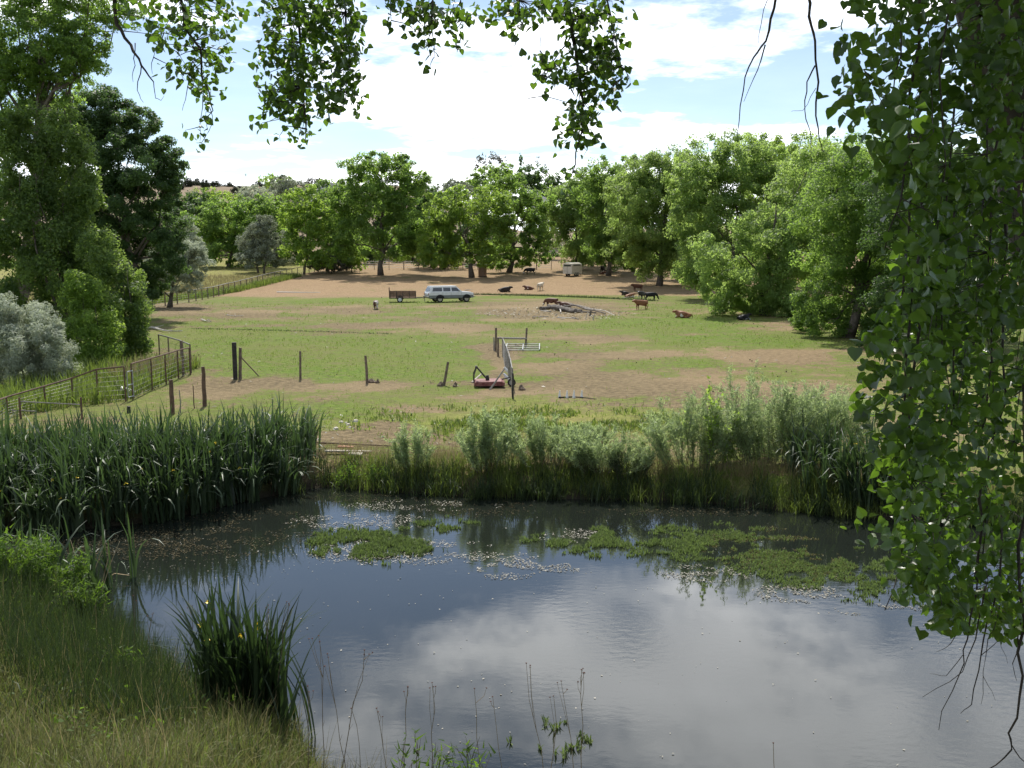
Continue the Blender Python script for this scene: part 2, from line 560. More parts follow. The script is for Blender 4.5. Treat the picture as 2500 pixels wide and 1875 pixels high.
gme = mesh_np('ground', gv, gf, 4, gm, smooth=True)
for nm, arr in (('grass', g), ('tan', tan), ('yellow', yellow)):
    a = gme.attributes.new(nm, 'FLOAT', 'POINT')
    a.data.foreach_set('value', arr.astype(np.float32).ravel())
ground = tag(link('ground', gme), 'patchy green and tan pasture sloping from the pond to the hill', None, None, 'structure')

# ------------------------------------------------------------------ pond water
wm = bpy.data.materials.new('pond_water')
wm.use_nodes = True
t = NT(wm.node_tree)
pos = t.n('ShaderNodeNewGeometry').outputs['Position']
p = t.n('ShaderNodeBsdfPrincipled')
p.inputs['Base Color'].default_value = (.012, .015, .012, 1)
p.inputs['Roughness'].default_value = .015
p.inputs['IOR'].default_value = 1.6
p.inputs['Specular IOR Level'].default_value = .5
mp = t.n('ShaderNodeMapping'); mp.inputs['Scale'].default_value = (.55, 1.0, 1)
mp.inputs['Rotation'].default_value = (0, 0, rad(-14))
t.l(pos, mp.inputs[0])
rn = t.noise(7.5, 4, .55, mp.outputs[0])
patchy = t.step(t.noise(.16, 2, .5, pos), .42, .64)
rb = t.n('ShaderNodeBump'); rb.inputs['Distance'].default_value = .010
t.l(t.m('ADD', .02, t.m('MULTIPLY', patchy, .30)), rb.inputs['Strength'])
t.l(rn, rb.inputs['Height']); t.l(rb.outputs[0], p.inputs['Normal'])
o_ = t.n('ShaderNodeOutputMaterial'); t.l(p.outputs[0], o_.inputs[0])
wb = MB()
xs = np.linspace(-19, 60, 60)
top = [(x, far_y(x) + .9, WATER_Z) for x in xs]; bot = [(x, near_y(x) - .9, WATER_Z) for x in xs]
for i in range(len(xs) - 1):
    wb.ngon([bot[i], bot[i + 1], top[i + 1], top[i]])
pond = tag(wb.build('pond_water', wm), 'still dark pond reflecting blue sky and cloud', None, None, 'structure')


# ------------------------------------------------------------------ foliage engine
def unit(a): return a / np.maximum(np.linalg.norm(a, axis=1, keepdims=True), 1e-6)


def leaf_quads(name, c, n, ax, L, Wd, var, m, fold=.12):
    """one four-sided leaf per row of c"""
    n = unit(n)
    a = ax - n * np.sum(ax * n, 1, keepdims=True); a = unit(a)
    s = np.cross(n, a)
    L = L[:, None]; Wd = Wd[:, None]
    v = np.stack([c - a * L * .5, c - s * Wd * .5 + n * L * fold + a * L * .06, c + a * L * .5, c + s * Wd * .5 + n * L * fold + a * L * .06], 1).reshape(-1, 3)
    return mesh_np(name, v, np.arange(len(v)), 4, m, var)


def ball(k):
    d = unit(R.normal(size=(k, 3)))
    return d * (R.random((k, 1)) ** (1 / 3))


def wiggle(a, b, k, amp):
    a = Vector(a); b = Vector(b); pts = []
    L = (b - a).length
    o = Vector((0, 0, 0))
    for i in range(k + 1):
        f = i / k
        if 0 < i < k:
            o = o * .5 + Vector(R.normal(size=3)) * amp * L
        else:
            o = Vector((0, 0, 0)) if i in (0, k) else o
        pts.append(a.lerp(b, f) + o)
    return pts


N_LEAVES = 0


def leaf_tris(name, c, n, ax, L, Wd, var, m):
    """one three-sided leaf per row of c, for crowns far enough away"""
    n = unit(n)
    a = unit(ax - n * np.sum(ax * n, 1, keepdims=True))
    s = np.cross(n, a)
    L = L[:, None]; Wd = Wd[:, None]
    v = np.stack([c - a * L * .5 - s * Wd * .5, c - a * L * .5 + s * Wd * .5, c + a * L * .5], 1).reshape(-1, 3)
    return mesh_np(name, v, np.arange(len(v)), 3, m, var)


def tree(name, label, cat, base, Y, lobes, m='cotton', trunk=.35, cover=2.0, lsz=None, droop=0.0, asp=.6, clump=.30, group='trees',
         crotch=.30, bark='bark', stems=1, flat=.72, hollow=.40, maxleaf=60000, grow=None, limbs=True, lean=0.0):
    """base: photograph x of the foot; lobes: (px, py, rx, rz) ellipses in photograph pixels at distance Y"""
    global N_LEAVES
    foot = at(base, 700, Y); foot.z = tz(foot.x, Y) - .05
    root = empty(name, foot, 0, label, cat, group)
    s = Y / F
    ls = lsz or max(.07, .00255 * Y)
    C = []; AX = []; NN = []; LL = []; VV = []
    centers = []
    for lb in lobes:
        gk = grow or (1.13 if Y < 240 else 1.0)
        px, py, rx, rz = lb[0], lb[1], lb[2] * gk, lb[3] * gk
        dy = lb[4] if len(lb) > 4 else R.uniform(-.45, .45) * rx * s
        c = at(px, py, Y + dy) - foot
        rx_, rz_ = rx * s, rz * s
        centers.append((c, rx_, rz_))
        area = math.pi * rx_ * rz_
        k = int(min(cover * 2.1 * area / (.3 * ls * ls) * (.6 / asp), maxleaf * 1.9))
        rc = clump * 1.15 * min(rx_, rz_) ** .85
        ncl = max(6, int(2.6 * (rx_ * rz_) / (rc * rc)))
        dirs = unit(R.normal(size=(ncl, 3)))
        rr = hollow + (1 - hollow) * R.random((ncl, 1)) ** .7
        rr *= R.uniform(.86, 1.12, (ncl, 1))
        cc = dirs * rr * np.array([rx_, rx_, rz_])
        crad = rc * R.uniform(.55, 1.35, ncl)
        cv = R.normal(0, .16, ncl)
        idx = R.integers(0, ncl, k)
        off = ball(k) * crad[idx][:, None]
        off[:, 2] *= flat
        if droop:
            d2 = R.random(k) ** 1.5 * droop * rc * 2.2
            off[:, 2] -= d2
            off[:, :2] *= (1 - .35 * np.minimum(1, d2 / (rc * 2.2)))[:, None]
        pts = cc[idx] + off
        outw = unit(pts + np.array([0, 0, .25 * rz_]))
        nn = outw * .55 + unit(off) * .35 + np.array([0, 0, .45]) + R.normal(size=(k, 3)) * .62
        ax = R.normal(size=(k, 3)) + outw * .5 + np.array([0, 0, -.6 - 1.6 * droop])
        C.append(pts + np.array(c)); NN.append(nn); AX.append(ax)
        LL.append(ls * R.uniform(.65, 1.35, k)); VV.append(np.clip(.45 + cv[idx] + R.normal(0, .2, k), 0, 1))
    C = np.concatenate(C); NN = np.concatenate(NN); AX = np.concatenate(AX); LL = np.concatenate(LL); VV = np.concatenate(VV)
    keep = C[:, 2] + foot.z > terr(C[:, 0] + foot.x, C[:, 1] + foot.y) + .12
    C, NN, AX, LL, VV = C[keep], NN[keep], AX[keep], LL[keep], VV[keep]
    N_LEAVES += len(C)
    link('crown', leaf_tris('crown', C, NN, AX, LL, LL * asp, VV, M[m]), root)
    # trunk and limbs
    tb = MB()
    zt = max(c.z for c, _, _ in centers)
    mx = sum(c.x for c, _, _ in centers) / len(centers); my = sum(c.y for c, _, _ in centers) / len(centers)
    top = Vector((mx, my, zt * .82))
    for si in range(stems):
        f0 = Vector((R.uniform(-1, 1), R.uniform(-1, 1), 0)) * (.9 * (stems > 1)) * trunk * 2
        tp = top + f0 * 3 + Vector((lean * zt, 0, 0))
        path = wiggle(f0, tp, 7, .018)
        rs = [trunk * .8 * (1.35 if i == 0 else 1) * (1 - .9 * i / 7) / math.sqrt(stems) for i in range(8)]
        tb.tube(path, rs, 8)
        if limbs:
            for j, (c, rx_, rz_) in enumerate(centers):
                if j % stems != si: continue
                f = min(.8, max(crotch, (c.z - rz_ * .7) / max(tp.z, .1) * R.uniform(.55, .85)))
                k0 = f * 7; i0 = int(k0)
                p0 = path[i0].lerp(path[min(i0 + 1, 7)], k0 - i0)
                r0 = rs[i0] * .42
                lp = wiggle(p0, c + Vector((0, 0, rz_ * .35)), 4, .05)
                tb.tube(lp, [r0 * (1 - .8 * q / 4) for q in range(5)], 6)
                for q in range(4):
                    d = Vector(ball(1)[0]); d.z = abs(d.z) * .7
                    e = c + Vector((d.x * rx_, d.y * rx_, d.z * rz_))
                    tb.tube(wiggle(lp[2 + q % 3], e, 3, .06), [r0 * .32, r0 * .24, r0 * .15, r0 * .06], 4)
    tb.build('trunk', M[bark], root, smooth=True)
    return root


G1 = 'trees around the pasture'

# ------------------------------------------------------------------ trees at the head of the field
tree('cottonwood_tree', 'tall broad cottonwood with a clear trunk behind the parked truck', 'tree', 930, 176,
     [(925, 425, 80, 48), (870, 470, 72, 50), (985, 450, 52, 45), (915, 400, 40, 26), (975, 405, 32, 30), (1020, 440, 28, 24), (850, 520, 52, 48), (1000, 530, 60, 52),
      (925, 520, 75, 55), (880, 590, 62, 40), (985, 595, 58, 40), (845, 600, 38, 30), (1020, 590, 30, 40)], 'cotton', .62, 2.0, group=G1)
tree('cottonwood_tree', 'low wide cottonwood with a leaning trunk beside the portable toilet', 'tree', 1152, 170,
     [(1140, 505, 85, 45), (1080, 520, 52, 45), (1200, 515, 58, 48), (1070, 580, 50, 42), (1130, 575, 60, 46), (1205, 580, 55, 45), (1100, 625, 45, 25),
      (1060, 625, 40, 30), (1180, 630, 42, 20), (1235, 560, 28, 45)], 'bright', .55, 2.0, group=G1, lean=-.1)
tree('cottonwood_tree', 'rounded cottonwood standing over the dark grazing cow', 'tree', 1243, 182,
     [(1255, 480, 60, 40), (1300, 510, 45, 50), (1235, 440, 45, 28), (1310, 560, 35, 40), (1250, 600, 55, 35), (1215, 640, 40, 18), (1280, 630, 42, 22), (1330, 630, 22, 12)],
     'cotton', .6, 2.0, group=G1)
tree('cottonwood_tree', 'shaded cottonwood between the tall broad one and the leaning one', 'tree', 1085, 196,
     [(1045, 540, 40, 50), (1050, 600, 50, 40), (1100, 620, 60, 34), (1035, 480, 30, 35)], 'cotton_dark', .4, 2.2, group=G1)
tree('cottonwood_tree', 'slim yellow green tree with a forked trunk at the far fence corner', 'tree', 743, 178,
     [(740, 490, 44, 38), (715, 530, 32, 40), (770, 530, 36, 45), (745, 560, 44, 36), (715, 600, 34, 34), (775, 605, 36, 36), (800, 640, 20, 18), (760, 635, 34, 22)], 'bright', .26, 1.7, group=G1)
tree('cottonwood_tree', 'bushy green tree between the forked tree and the tall cottonwood', 'tree', 800, 188,
     [(800, 480, 42, 42), (830, 510, 32, 50), (790, 540, 38, 44), (830, 570, 30, 40), (810, 610, 36, 40), (845, 630, 30, 26)], 'cotton', .35, 2.1, group=G1)
tree('young_tree', 'low bright sapling beside the foot of the tall cottonwood', 'tree', 860, 183,
     [(855, 625, 26, 24), (875, 640, 22, 16), (835, 640, 20, 16)], 'bright', .14, 1.8, group=G1)
tree('shrub', 'brownish shrub thicket below the bushy tree by the far fence', 'shrub', 800, 181,
     [(795, 640, 34, 20), (830, 648, 30, 14), (770, 648, 20, 14)], 'bare', .10, 2.2, group='far shrubs', stems=3)
tree('cottonwood_tree', 'wide green tree behind the silver olive at the meadow edge', 'tree', 560, 200,
     [(560, 515, 78, 30), (500, 545, 46, 40), (620, 515, 52, 34), (560, 560, 82, 52), (500, 600, 44, 44), (620, 560, 50, 40), (665, 510, 42, 32), (680, 555, 34, 44), (560, 620, 70, 34), (640, 620, 56, 36), (480, 640, 26, 22)],
     'cotton', .5, 1.9, group=G1)
tree('olive_tree', 'domed silver grey olive tree standing in the far meadow', 'tree', 640, 182,
     [(640, 560, 34, 30), (615, 590, 34, 28), (668, 590, 34, 28), (640, 615, 58, 30), (610, 635, 34, 20), (680, 630, 32, 22), (643, 540, 16, 16)], 'grey', .34, 2.3, asp=.4, group=G1, stems=2)
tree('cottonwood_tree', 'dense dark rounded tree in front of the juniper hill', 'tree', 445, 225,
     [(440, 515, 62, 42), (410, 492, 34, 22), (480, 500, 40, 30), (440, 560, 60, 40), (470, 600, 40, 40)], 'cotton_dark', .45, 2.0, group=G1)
tree('cottonwood_tree', 'bright green treetop rising above the dark rounded tree', 'tree', 520, 250,
     [(500, 480, 46, 24), (545, 492, 40, 24), (580, 508, 40, 26), (500, 510, 50, 30), (540, 540, 60, 40), (540, 590, 60, 40)], 'bright', .45, 1.8, group=G1)
tree('olive_tree', 'pale silvery tree partly behind the dark cottonwood at the meadow', 'tree', 458, 150,
     [(460, 560, 22, 30), (470, 600, 24, 36), (450, 640, 26, 24)], 'olive', .2, 2.0, asp=.4, group=G1)
for i, (bx, lb, mm, lab) in enumerate([
        (620, [(610, 470, 34, 18), (640, 480, 36, 20), (600, 490, 30, 18), (630, 510, 40, 24)], 'olive', 'pale silvery tree below the utility pole on the hill'),
        (700, [(690, 450, 34, 24), (725, 460, 34, 24), (705, 480, 44, 26), (670, 475, 26, 18), (700, 520, 40, 30)], 'grey', 'grey silvery tree between the pole and the white house'),
        (675, [(665, 442, 34, 16), (695, 445, 26, 16), (680, 460, 36, 14)], 'bright', 'bright green treetop just under the hill junipers'),
        (760, [(745, 480, 30, 20), (770, 495, 30, 22), (740, 505, 30, 20)], 'olive', 'pale tree directly in front of the white hillside house'),
        (775, [(765, 452, 30, 18), (790, 456, 24, 16), (775, 475, 30, 16)], 'bare', 'thin brownish tree beside the white hillside house')]):
    tree('silver_tree' if mm in ('olive', 'grey') else 'hillside_tree', lab, 'tree', bx, 290 + 12 * i, lb, mm, .3, 1.7, asp=.45, group='trees below the hill')

# behind the middle of the field
for (bx, Y, lb, mm, lab, nm) in [
        (1185, 300, [(1190, 425, 36, 22), (1160, 445, 34, 22), (1225, 420, 30, 22), (1190, 460, 60, 30), (1150, 480, 40, 22), (1240, 450, 36, 30)], 'cotton', 'green tree on the rise below the gaunt treetops', 'hillside_tree'),
        (1300, 290, [(1300, 425, 36, 26), (1280, 445, 34, 24), (1325, 450, 34, 26), (1305, 480, 50, 34), (1330, 500, 40, 40), (1330, 560, 30, 40)], 'cotton_dark', 'dark rounded tree behind the middle of the field', 'hillside_tree'),
        (1350, 300, [(1350, 440, 24, 16), (1362, 460, 18, 20), (1345, 470, 22, 20)], 'cotton_dark', 'small dark tree next to the white roof on the rise', 'hillside_tree'),
        (1105, 285, [(1105, 455, 34, 18), (1080, 468, 34, 16), (1130, 465, 26, 20), (1100, 490, 50, 24)], 'grey', 'grey tree between the tall cottonwood and the rise', 'silver_tree'),
        (1050, 280, [(1050, 480, 24, 14), (1075, 485, 24, 14), (1040, 495, 22, 16)], 'cotton_dark', 'low dark bush at the edge of the tan slope', 'hillside_tree')]:
    tree(nm, lab, 'tree', bx, Y, lb, mm, .3, 1.9, group='trees on the rise')
tree('gaunt_tree', 'gaunt thinly leaved tree with fanned limbs on the skyline', 'tree', 1195, 330,
     [(1178, 388, 14, 12), (1200, 383, 14, 13), (1222, 388, 14, 13), (1190, 398, 10, 10), (1165, 402, 8, 10)], 'bare', .35, .75, group='trees on the rise', crotch=.72, clump=.6)
for bx, y0, y1, lab, cv in ((1272, 372, 420, 'spindly dark poplar spire on the skyline', 1.2), (1312, 374, 425, 'bare pale poplar spire on the skyline with thin twigs', .35), (1336, 390, 425, 'shortest bare poplar spire on the skyline', .3)):
    tree('poplar_tree', lab, 'tree', bx, 335, [(bx, (y0 + y1) / 2 - 6, 6, (y1 - y0) / 2.2, 0), (bx, y1, 8, 18, 0)], 'bare' if cv < 1 else 'cotton_dark', .22, cv, group='trees on the rise', clump=.5, limbs=True, hollow=.1)

# row of willows and cottonwoods down the far side of the field
tree('willow_tree', 'weeping willow at the far end of the tree row by the horse trailer', 'tree', 1408, 192,
     [(1400, 490, 52, 50), (1368, 530, 28, 60), (1425, 560, 54, 50), (1392, 465, 34, 26), (1440, 500, 48, 54), (1415, 612, 44, 26)], 'willow', .4, 2.0, droop=.55, asp=.45, group=G1, grow=1.3, maxleaf=16000)
tree('willow_tree', 'tall dark willow second from the horse trailer in the tree row', 'tree', 1485, 174,
     [(1480, 425, 46, 36), (1455, 465, 46, 44), (1510, 465, 48, 50), (1470, 535, 52, 55), (1525, 550, 52, 55), (1485, 605, 52, 34), (1540, 615, 40, 34)], 'cotton', .5, 2.0, droop=.25, asp=.5, group=G1, grow=1.3, maxleaf=16000)
tree('willow_tree', 'bright spreading willow whose crown hangs over the resting cattle', 'tree', 1610, 150,
     [(1570, 420, 60, 42), (1640, 425, 64, 46), (1545, 475, 54, 50), (1610, 490, 72, 52), (1680, 490, 60, 58), (1560, 545, 58, 52), (1630, 565, 68, 54), (1700, 560, 56, 56), (1545, 605, 50, 38), (1600, 635, 56, 34), (1665, 640, 60, 36), (1710, 630, 46, 42)],
     'willow', .55, 1.9, droop=.2, asp=.5, group=G1, grow=1.3, maxleaf=14000)
tree('cottonwood_tree', 'tall cottonwood with the highest crown in the tree row', 'tree', 1780, 122,
     [(1740, 395, 70, 48), (1810, 385, 74, 50), (1700, 450, 66, 52), (1880, 410, 74, 54), (1790, 470, 90, 60), (1710, 520, 70, 56), (1870, 510, 84, 62), (1770, 570, 84, 60), (1700, 610, 60, 50), (1840, 610, 80, 60), (1760, 665, 70, 44), (1700, 660, 46, 34), (1950, 430, 74, 60)],
     'willow', .6, 1.7, droop=.1, group=G1, grow=1.3, maxleaf=14000)
tree('cottonwood_tree', 'leafy cottonwood sweeping to the ground beside the lone tan calf', 'tree', 1870, 92,
     [(1880, 560, 90, 66), (1800, 620, 80, 60), (1930, 600, 90, 72), (1770, 685, 58, 46), (1850, 690, 84, 62), (1940, 690, 84, 66), (1800, 740, 58, 36), (1880, 760, 72, 38), (1960, 760, 70, 44), (1960, 500, 84, 70), (2010, 430, 80, 70)],
     'willow', .5, 1.6, droop=.1, group=G1, grow=1.3, maxleaf=14000)
tree('cottonwood_tree', 'big shaded cottonwood with pale bare limbs nearest in the tree row', 'tree', 2075, 70,
     [(2040, 500, 100, 90), (2130, 430, 110, 100), (2230, 500, 120, 110), (2030, 620, 90, 76), (2130, 620, 100, 90), (2250, 640, 120, 100), (2010, 720, 64, 62), (2100, 730, 84, 68), (2210, 760, 100, 76), (2010, 800, 54, 46), (2080, 830, 66, 40), (2170, 840, 80, 44), (2340, 560, 130, 120), (2370, 760, 130, 100)],
     'cotton', .5, 1.7, group=G1, maxleaf=11000)
G2 = 'second line of trees behind the tree row'
for (bx, Y, lb, mm, lab) in [
        (1445, 205, [(1440, 470, 44, 50), (1460, 540, 50, 60), (1430, 600, 40, 40), (1480, 600, 40, 40)], 'cotton', 'green tree closing the gap behind the two far willows'),
        (1545, 185, [(1530, 430, 46, 40), (1550, 480, 46, 50), (1520, 540, 44, 60), (1560, 600, 50, 46), (1500, 620, 40, 30)], 'cotton', 'green tree showing between the dark willow and bright willow'),
        (1690, 165, [(1660, 410, 56, 40), (1700, 460, 60, 60), (1680, 540, 60, 60), (1700, 610, 60, 50), (1640, 600, 46, 46)], 'willow', 'pale green tree showing behind the bright willow'),
        (1900, 150, [(1880, 370, 60, 40), (1960, 380, 70, 50), (1840, 370, 50, 40), (1900, 450, 90, 60), (2000, 450, 70, 60), (1900, 540, 90, 60), (1950, 620, 90, 60)], 'bright', 'bright treetop rising behind the sweeping cottonwood'),
        (2080, 120, [(2060, 400, 80, 60), (2150, 400, 90, 60), (2100, 500, 110, 80), (2200, 560, 110, 90), (2080, 620, 90, 80), (2180, 690, 110, 70), (2320, 450, 120, 90), (2350, 640, 120, 100)], 'cotton', 'tree crowding the back of the nearest row cottonwood')]:
    tree('cottonwood_tree' if mm != 'willow' else 'willow_tree', lab, 'tree', bx, Y, lb, mm, .45, 1.9, droop=.4, group=G2, maxleaf=9000)
for (bx, Y, lb, mm, lab) in [
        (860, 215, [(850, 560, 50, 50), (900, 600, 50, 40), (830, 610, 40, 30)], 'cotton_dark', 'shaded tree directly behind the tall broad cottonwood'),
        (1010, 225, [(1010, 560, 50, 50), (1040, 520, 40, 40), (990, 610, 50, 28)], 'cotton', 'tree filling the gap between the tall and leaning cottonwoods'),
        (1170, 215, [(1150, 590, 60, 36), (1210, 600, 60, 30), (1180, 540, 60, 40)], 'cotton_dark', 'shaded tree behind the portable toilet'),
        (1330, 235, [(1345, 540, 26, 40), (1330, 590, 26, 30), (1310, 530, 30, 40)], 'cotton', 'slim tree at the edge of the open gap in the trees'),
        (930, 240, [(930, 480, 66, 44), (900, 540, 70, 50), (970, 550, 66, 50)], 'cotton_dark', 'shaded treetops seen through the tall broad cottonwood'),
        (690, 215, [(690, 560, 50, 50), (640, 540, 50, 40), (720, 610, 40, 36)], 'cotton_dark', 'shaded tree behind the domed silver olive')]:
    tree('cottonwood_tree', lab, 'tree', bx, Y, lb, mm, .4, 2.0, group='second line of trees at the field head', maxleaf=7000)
for i, (px, py, r_) in enumerate([(1350, 622, 14), (1385, 618, 16), (1410, 624, 12), (1330, 628, 12), (1440, 622, 14), (1365, 600, 12), (1400, 598, 14)]):
    tree('scrub_bush', ['grey scrub bush by the slim tree in the gap', 'round scrub bush in the middle of the gap', 'scrub bush just above the horse trailer', 'low scrub bush at the edge of the bare earth', 'scrub bush behind the corral panel', 'higher scrub bush on the grey slope', 'scrub bush highest on the grey slope'][i], 'bush', px, 245 + (py < 610) * 20, [(px, py, r_, r_ * .7), (px + r_ * .6, py + 4, r_ * .7, r_ * .5)], 'grey' if i % 2 else 'cotton_dark', .08, 2.0, group='scrub on the slope in the gap')
tree('shrub', 'silvery shrub tucked under the sweeping cottonwood', 'shrub', 1800, 101, [(1800, 745, 28, 22), (1825, 758, 22, 16), (1785, 758, 14, 10)], 'olive', .06, 2.0, asp=.35, group='shrubs under the tree row', stems=3)
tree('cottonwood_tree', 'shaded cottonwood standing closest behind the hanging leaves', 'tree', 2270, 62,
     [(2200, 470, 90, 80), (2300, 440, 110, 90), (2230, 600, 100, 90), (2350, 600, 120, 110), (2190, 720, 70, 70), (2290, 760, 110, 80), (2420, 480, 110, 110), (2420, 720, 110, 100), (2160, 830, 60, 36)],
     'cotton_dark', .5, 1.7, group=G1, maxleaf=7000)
tree('shrub', 'dark green bush at the foot of the nearest row cottonwood', 'shrub', 1975, 74, [(1970, 785, 34, 40), (1995, 810, 34, 28), (1950, 780, 16, 26)], 'cotton', .08, 2.0, group='shrubs under the tree row', stems=3)

# trees and bushes down the other side
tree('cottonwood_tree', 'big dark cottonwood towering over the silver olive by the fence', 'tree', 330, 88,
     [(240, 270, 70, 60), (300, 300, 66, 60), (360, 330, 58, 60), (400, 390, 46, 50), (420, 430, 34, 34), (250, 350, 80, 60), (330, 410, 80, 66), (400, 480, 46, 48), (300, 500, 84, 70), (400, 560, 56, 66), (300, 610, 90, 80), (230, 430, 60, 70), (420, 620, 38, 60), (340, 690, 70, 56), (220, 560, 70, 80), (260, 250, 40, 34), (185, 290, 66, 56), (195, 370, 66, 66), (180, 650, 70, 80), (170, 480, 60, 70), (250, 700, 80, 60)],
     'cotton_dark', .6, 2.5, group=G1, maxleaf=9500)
tree('poplar_tree', 'upright grey green poplar clump rising above the silver bush', 'tree', 170, 60,
     [(150, 330, 50, 66), (90, 330, 50, 70), (200, 390, 34, 60), (60, 420, 60, 80), (140, 450, 70, 80), (210, 480, 36, 66), (100, 560, 76, 80), (190, 580, 50, 70), (60, 660, 70, 70), (150, 690, 70, 70), (220, 660, 40, 60), (20, 520, 50, 90), (110, 780, 80, 60), (30, 330, 40, 60), (10, 780, 60, 70)],
     'poplar', .30, 2.5, droop=.1, asp=.6, group=G1, stems=4, flat=1.3, maxleaf=12000, lsz=.185)
tree('cottonwood_tree', 'massive dark cottonwood trunk and crown reaching above the poplar clump', 'tree', 30, 66,
     [(40, 60, 110, 70), (150, 50, 90, 60), (220, 90, 60, 44), (120, 130, 90, 50), (230, 140, 44, 28), (20, 180, 70, 60), (-60, 120, 90, 90), (170, 185, 60, 26), (290, 40, 50, 40), (60, -40, 140, 60), (220, -30, 100, 50), (0, 260, 50, 60), (70, 270, 70, 50), (130, 230, 70, 44), (190, 130, 60, 50), (70, 150, 70, 50), (-20, 380, 60, 90), (-20, 560, 60, 100)],
     'cotton', .95, 1.7, group=G1, maxleaf=9000, limbs=True, lsz=.20)
tree('olive_tree', 'silver olive tree with a dark forked trunk by the pasture fence', 'tree', 412, 104,
     [(450, 620, 40, 34), (410, 610, 38, 36), (475, 650, 32, 32), (420, 655, 46, 34), (375, 650, 36, 40), (365, 690, 34, 26), (440, 690, 44, 22), (478, 625, 24, 24)], 'olive', .34, 2.0, asp=.35, group=G1, crotch=.15, lsz=.28, grow=1.25)
tree('bush', 'leafy green bush with yellowish top behind the pipe fence gate', 'bush', 235, 54,
     [(215, 720, 52, 50), (230, 780, 66, 60), (200, 840, 56, 60), (250, 850, 50, 50), (210, 880, 60, 40), (200, 690, 36, 34)], 'bright', .12, 2.0, group='bushes along the pipe fence', stems=3, flat=1.1, maxleaf=9000)
tree('bush', 'tall dense green bush close to the corner of the pipe fence', 'bush', 320, 57,
     [(300, 690, 44, 50), (325, 740, 40, 50), (300, 780, 60, 60), (335, 830, 34, 46), (300, 860, 60, 50), (270, 640, 40, 50), (240, 610, 40, 50)], 'poplar', .12, 2.1, group='bushes along the pipe fence', stems=3, flat=1.1, maxleaf=9000)
tree('bush', 'big feathery silver bush behind the pipe fence', 'bush', 60, 46,
     [(50, 790, 66, 50), (20, 840, 60, 60), (100, 850, 66, 50), (60, 900, 90, 50), (140, 890, 40, 34), (0, 760, 40, 40), (20, 930, 70, 40), (120, 810, 30, 30)], 'olive', .10, 2.2, asp=.3, group='bushes along the pipe fence', stems=4, lsz=.17, grow=1.2, flat=1.0, maxleaf=12000)

# junipers on the hill
def hill_pt(px, py):
    return gpt(px, py)


JUN = [(455, 430), (480, 424), (520, 428), (500, 440), (560, 432), (545, 445), (525, 448), (585, 436), (430, 442), (460, 448), (640, 428), (655, 440), (630, 442), (618, 452), (590, 458), (575, 463),
       (710, 432), (730, 436), (750, 440), (775, 440), (800, 442), (415, 450), (440, 455), (500, 452), (530, 417), (645, 452), (560, 424)]
jroot = None
ORD = 'first second third fourth fifth sixth seventh eighth ninth tenth eleventh twelfth thirteenth fourteenth fifteenth sixteenth seventeenth eighteenth nineteenth twentieth twenty-first twenty-second twenty-third twenty-fourth twenty-fifth twenty-sixth twenty-seventh'.split()
JORD = sorted(range(len(JUN)), key=lambda q: JUN[q])
for i, (px, py) in enumerate(JUN):
    p0 = gpt(px, py + 8)
    r = 11.0 * p0.y / F * (1.0 + .35 * math.sin(i * 2.3))
    if jroot is None:
        k = 1500
        d = unit(R.normal(size=(k, 3))); rr = .55 + .5 * R.random((k, 1))
        cl_ = unit(R.normal(size=(26, 3))) * R.uniform(.45, .95, (26, 1))
        c = cl_[R.integers(0, 26, k)] + ball(k) * .38
        c[:, 2] = c[:, 2] * .82 + .72
        c = c[c[:, 2] > .02]; k = len(c)
        jroot = empty('juniper', p0)
        link('crown', leaf_quads('crown', c, c * .6 + R.normal(size=(k, 3)), R.normal(size=(k, 3)), np.full(k, .2), np.full(k, .12), R.random(k), M['juniper']), jroot)
        MB().tube([(0, 0, -.1), (.03, 0, .5), (0, .05, 1.0)], [.1, .07, .03], 6).build('trunk', M['bark'], jroot)
        o = jroot
    else:
        o = copy_tree(jroot)
    o.location = p0; o.scale = (r, r, r * (.85 + .25 * math.sin(i * 1.7))); o.rotation_euler = (0, 0, i * 1.1)
    tag(o, '%s juniper along the hillside, counting from the dark cottonwood' % ORD[JORD.index(i)], 'juniper', 'junipers on the hillside')

# ------------------------------------------------------------------ blades, reeds and bank plants
def ribbons(name, base, azi, length, lean, curl, width, var, m, segs=5, twist=0.0):
    k = len(base)
    base = np.asarray(base, float)
    T = np.linspace(0, 1, segs + 1)
    pos = base.copy(); P = [pos.copy()]
    h = np.stack([np.cos(azi), np.sin(azi)], 1)
    for i in range(segs):
        tm = (T[i] + T[i + 1]) / 2
        ang = lean + curl * tm ** 1.8
        st = (length / segs)[:, None]
        pos = pos + np.concatenate([h * np.sin(ang)[:, None], np.cos(ang)[:, None]], 1) * st
        P.append(pos.copy())
    sa = azi + math.pi / 2 + twist
    side = np.stack([np.cos(sa), np.sin(sa), np.zeros(k)], 1) if not hasattr(twist, '__len__') else np.stack([np.cos(sa), np.sin(sa), np.zeros(k)], 1)
    V = np.zeros((k, segs + 1, 2, 3))
    for i, t_ in enumerate(T):
        w_ = width * (.55 + .45 * min(1, t_ * 4)) * (1 - t_ ** 2.6) ** .8 + .0015
        V[:, i, 0] = P[i] - side * (w_ / 2)[:, None]
        V[:, i, 1] = P[i] + side * (w_ / 2)[:, None]
    idx = np.arange(k)[:, None, None] * (segs + 1) * 2
    i0 = (np.arange(segs) * 2)[None, :, None]
    f = (idx + i0 + np.array([0, 1, 3, 2])[None, None, :]).ravel()
    return mesh_np(name, V.reshape(-1, 3), f, 4, m, np.repeat(var, segs), smooth=True)


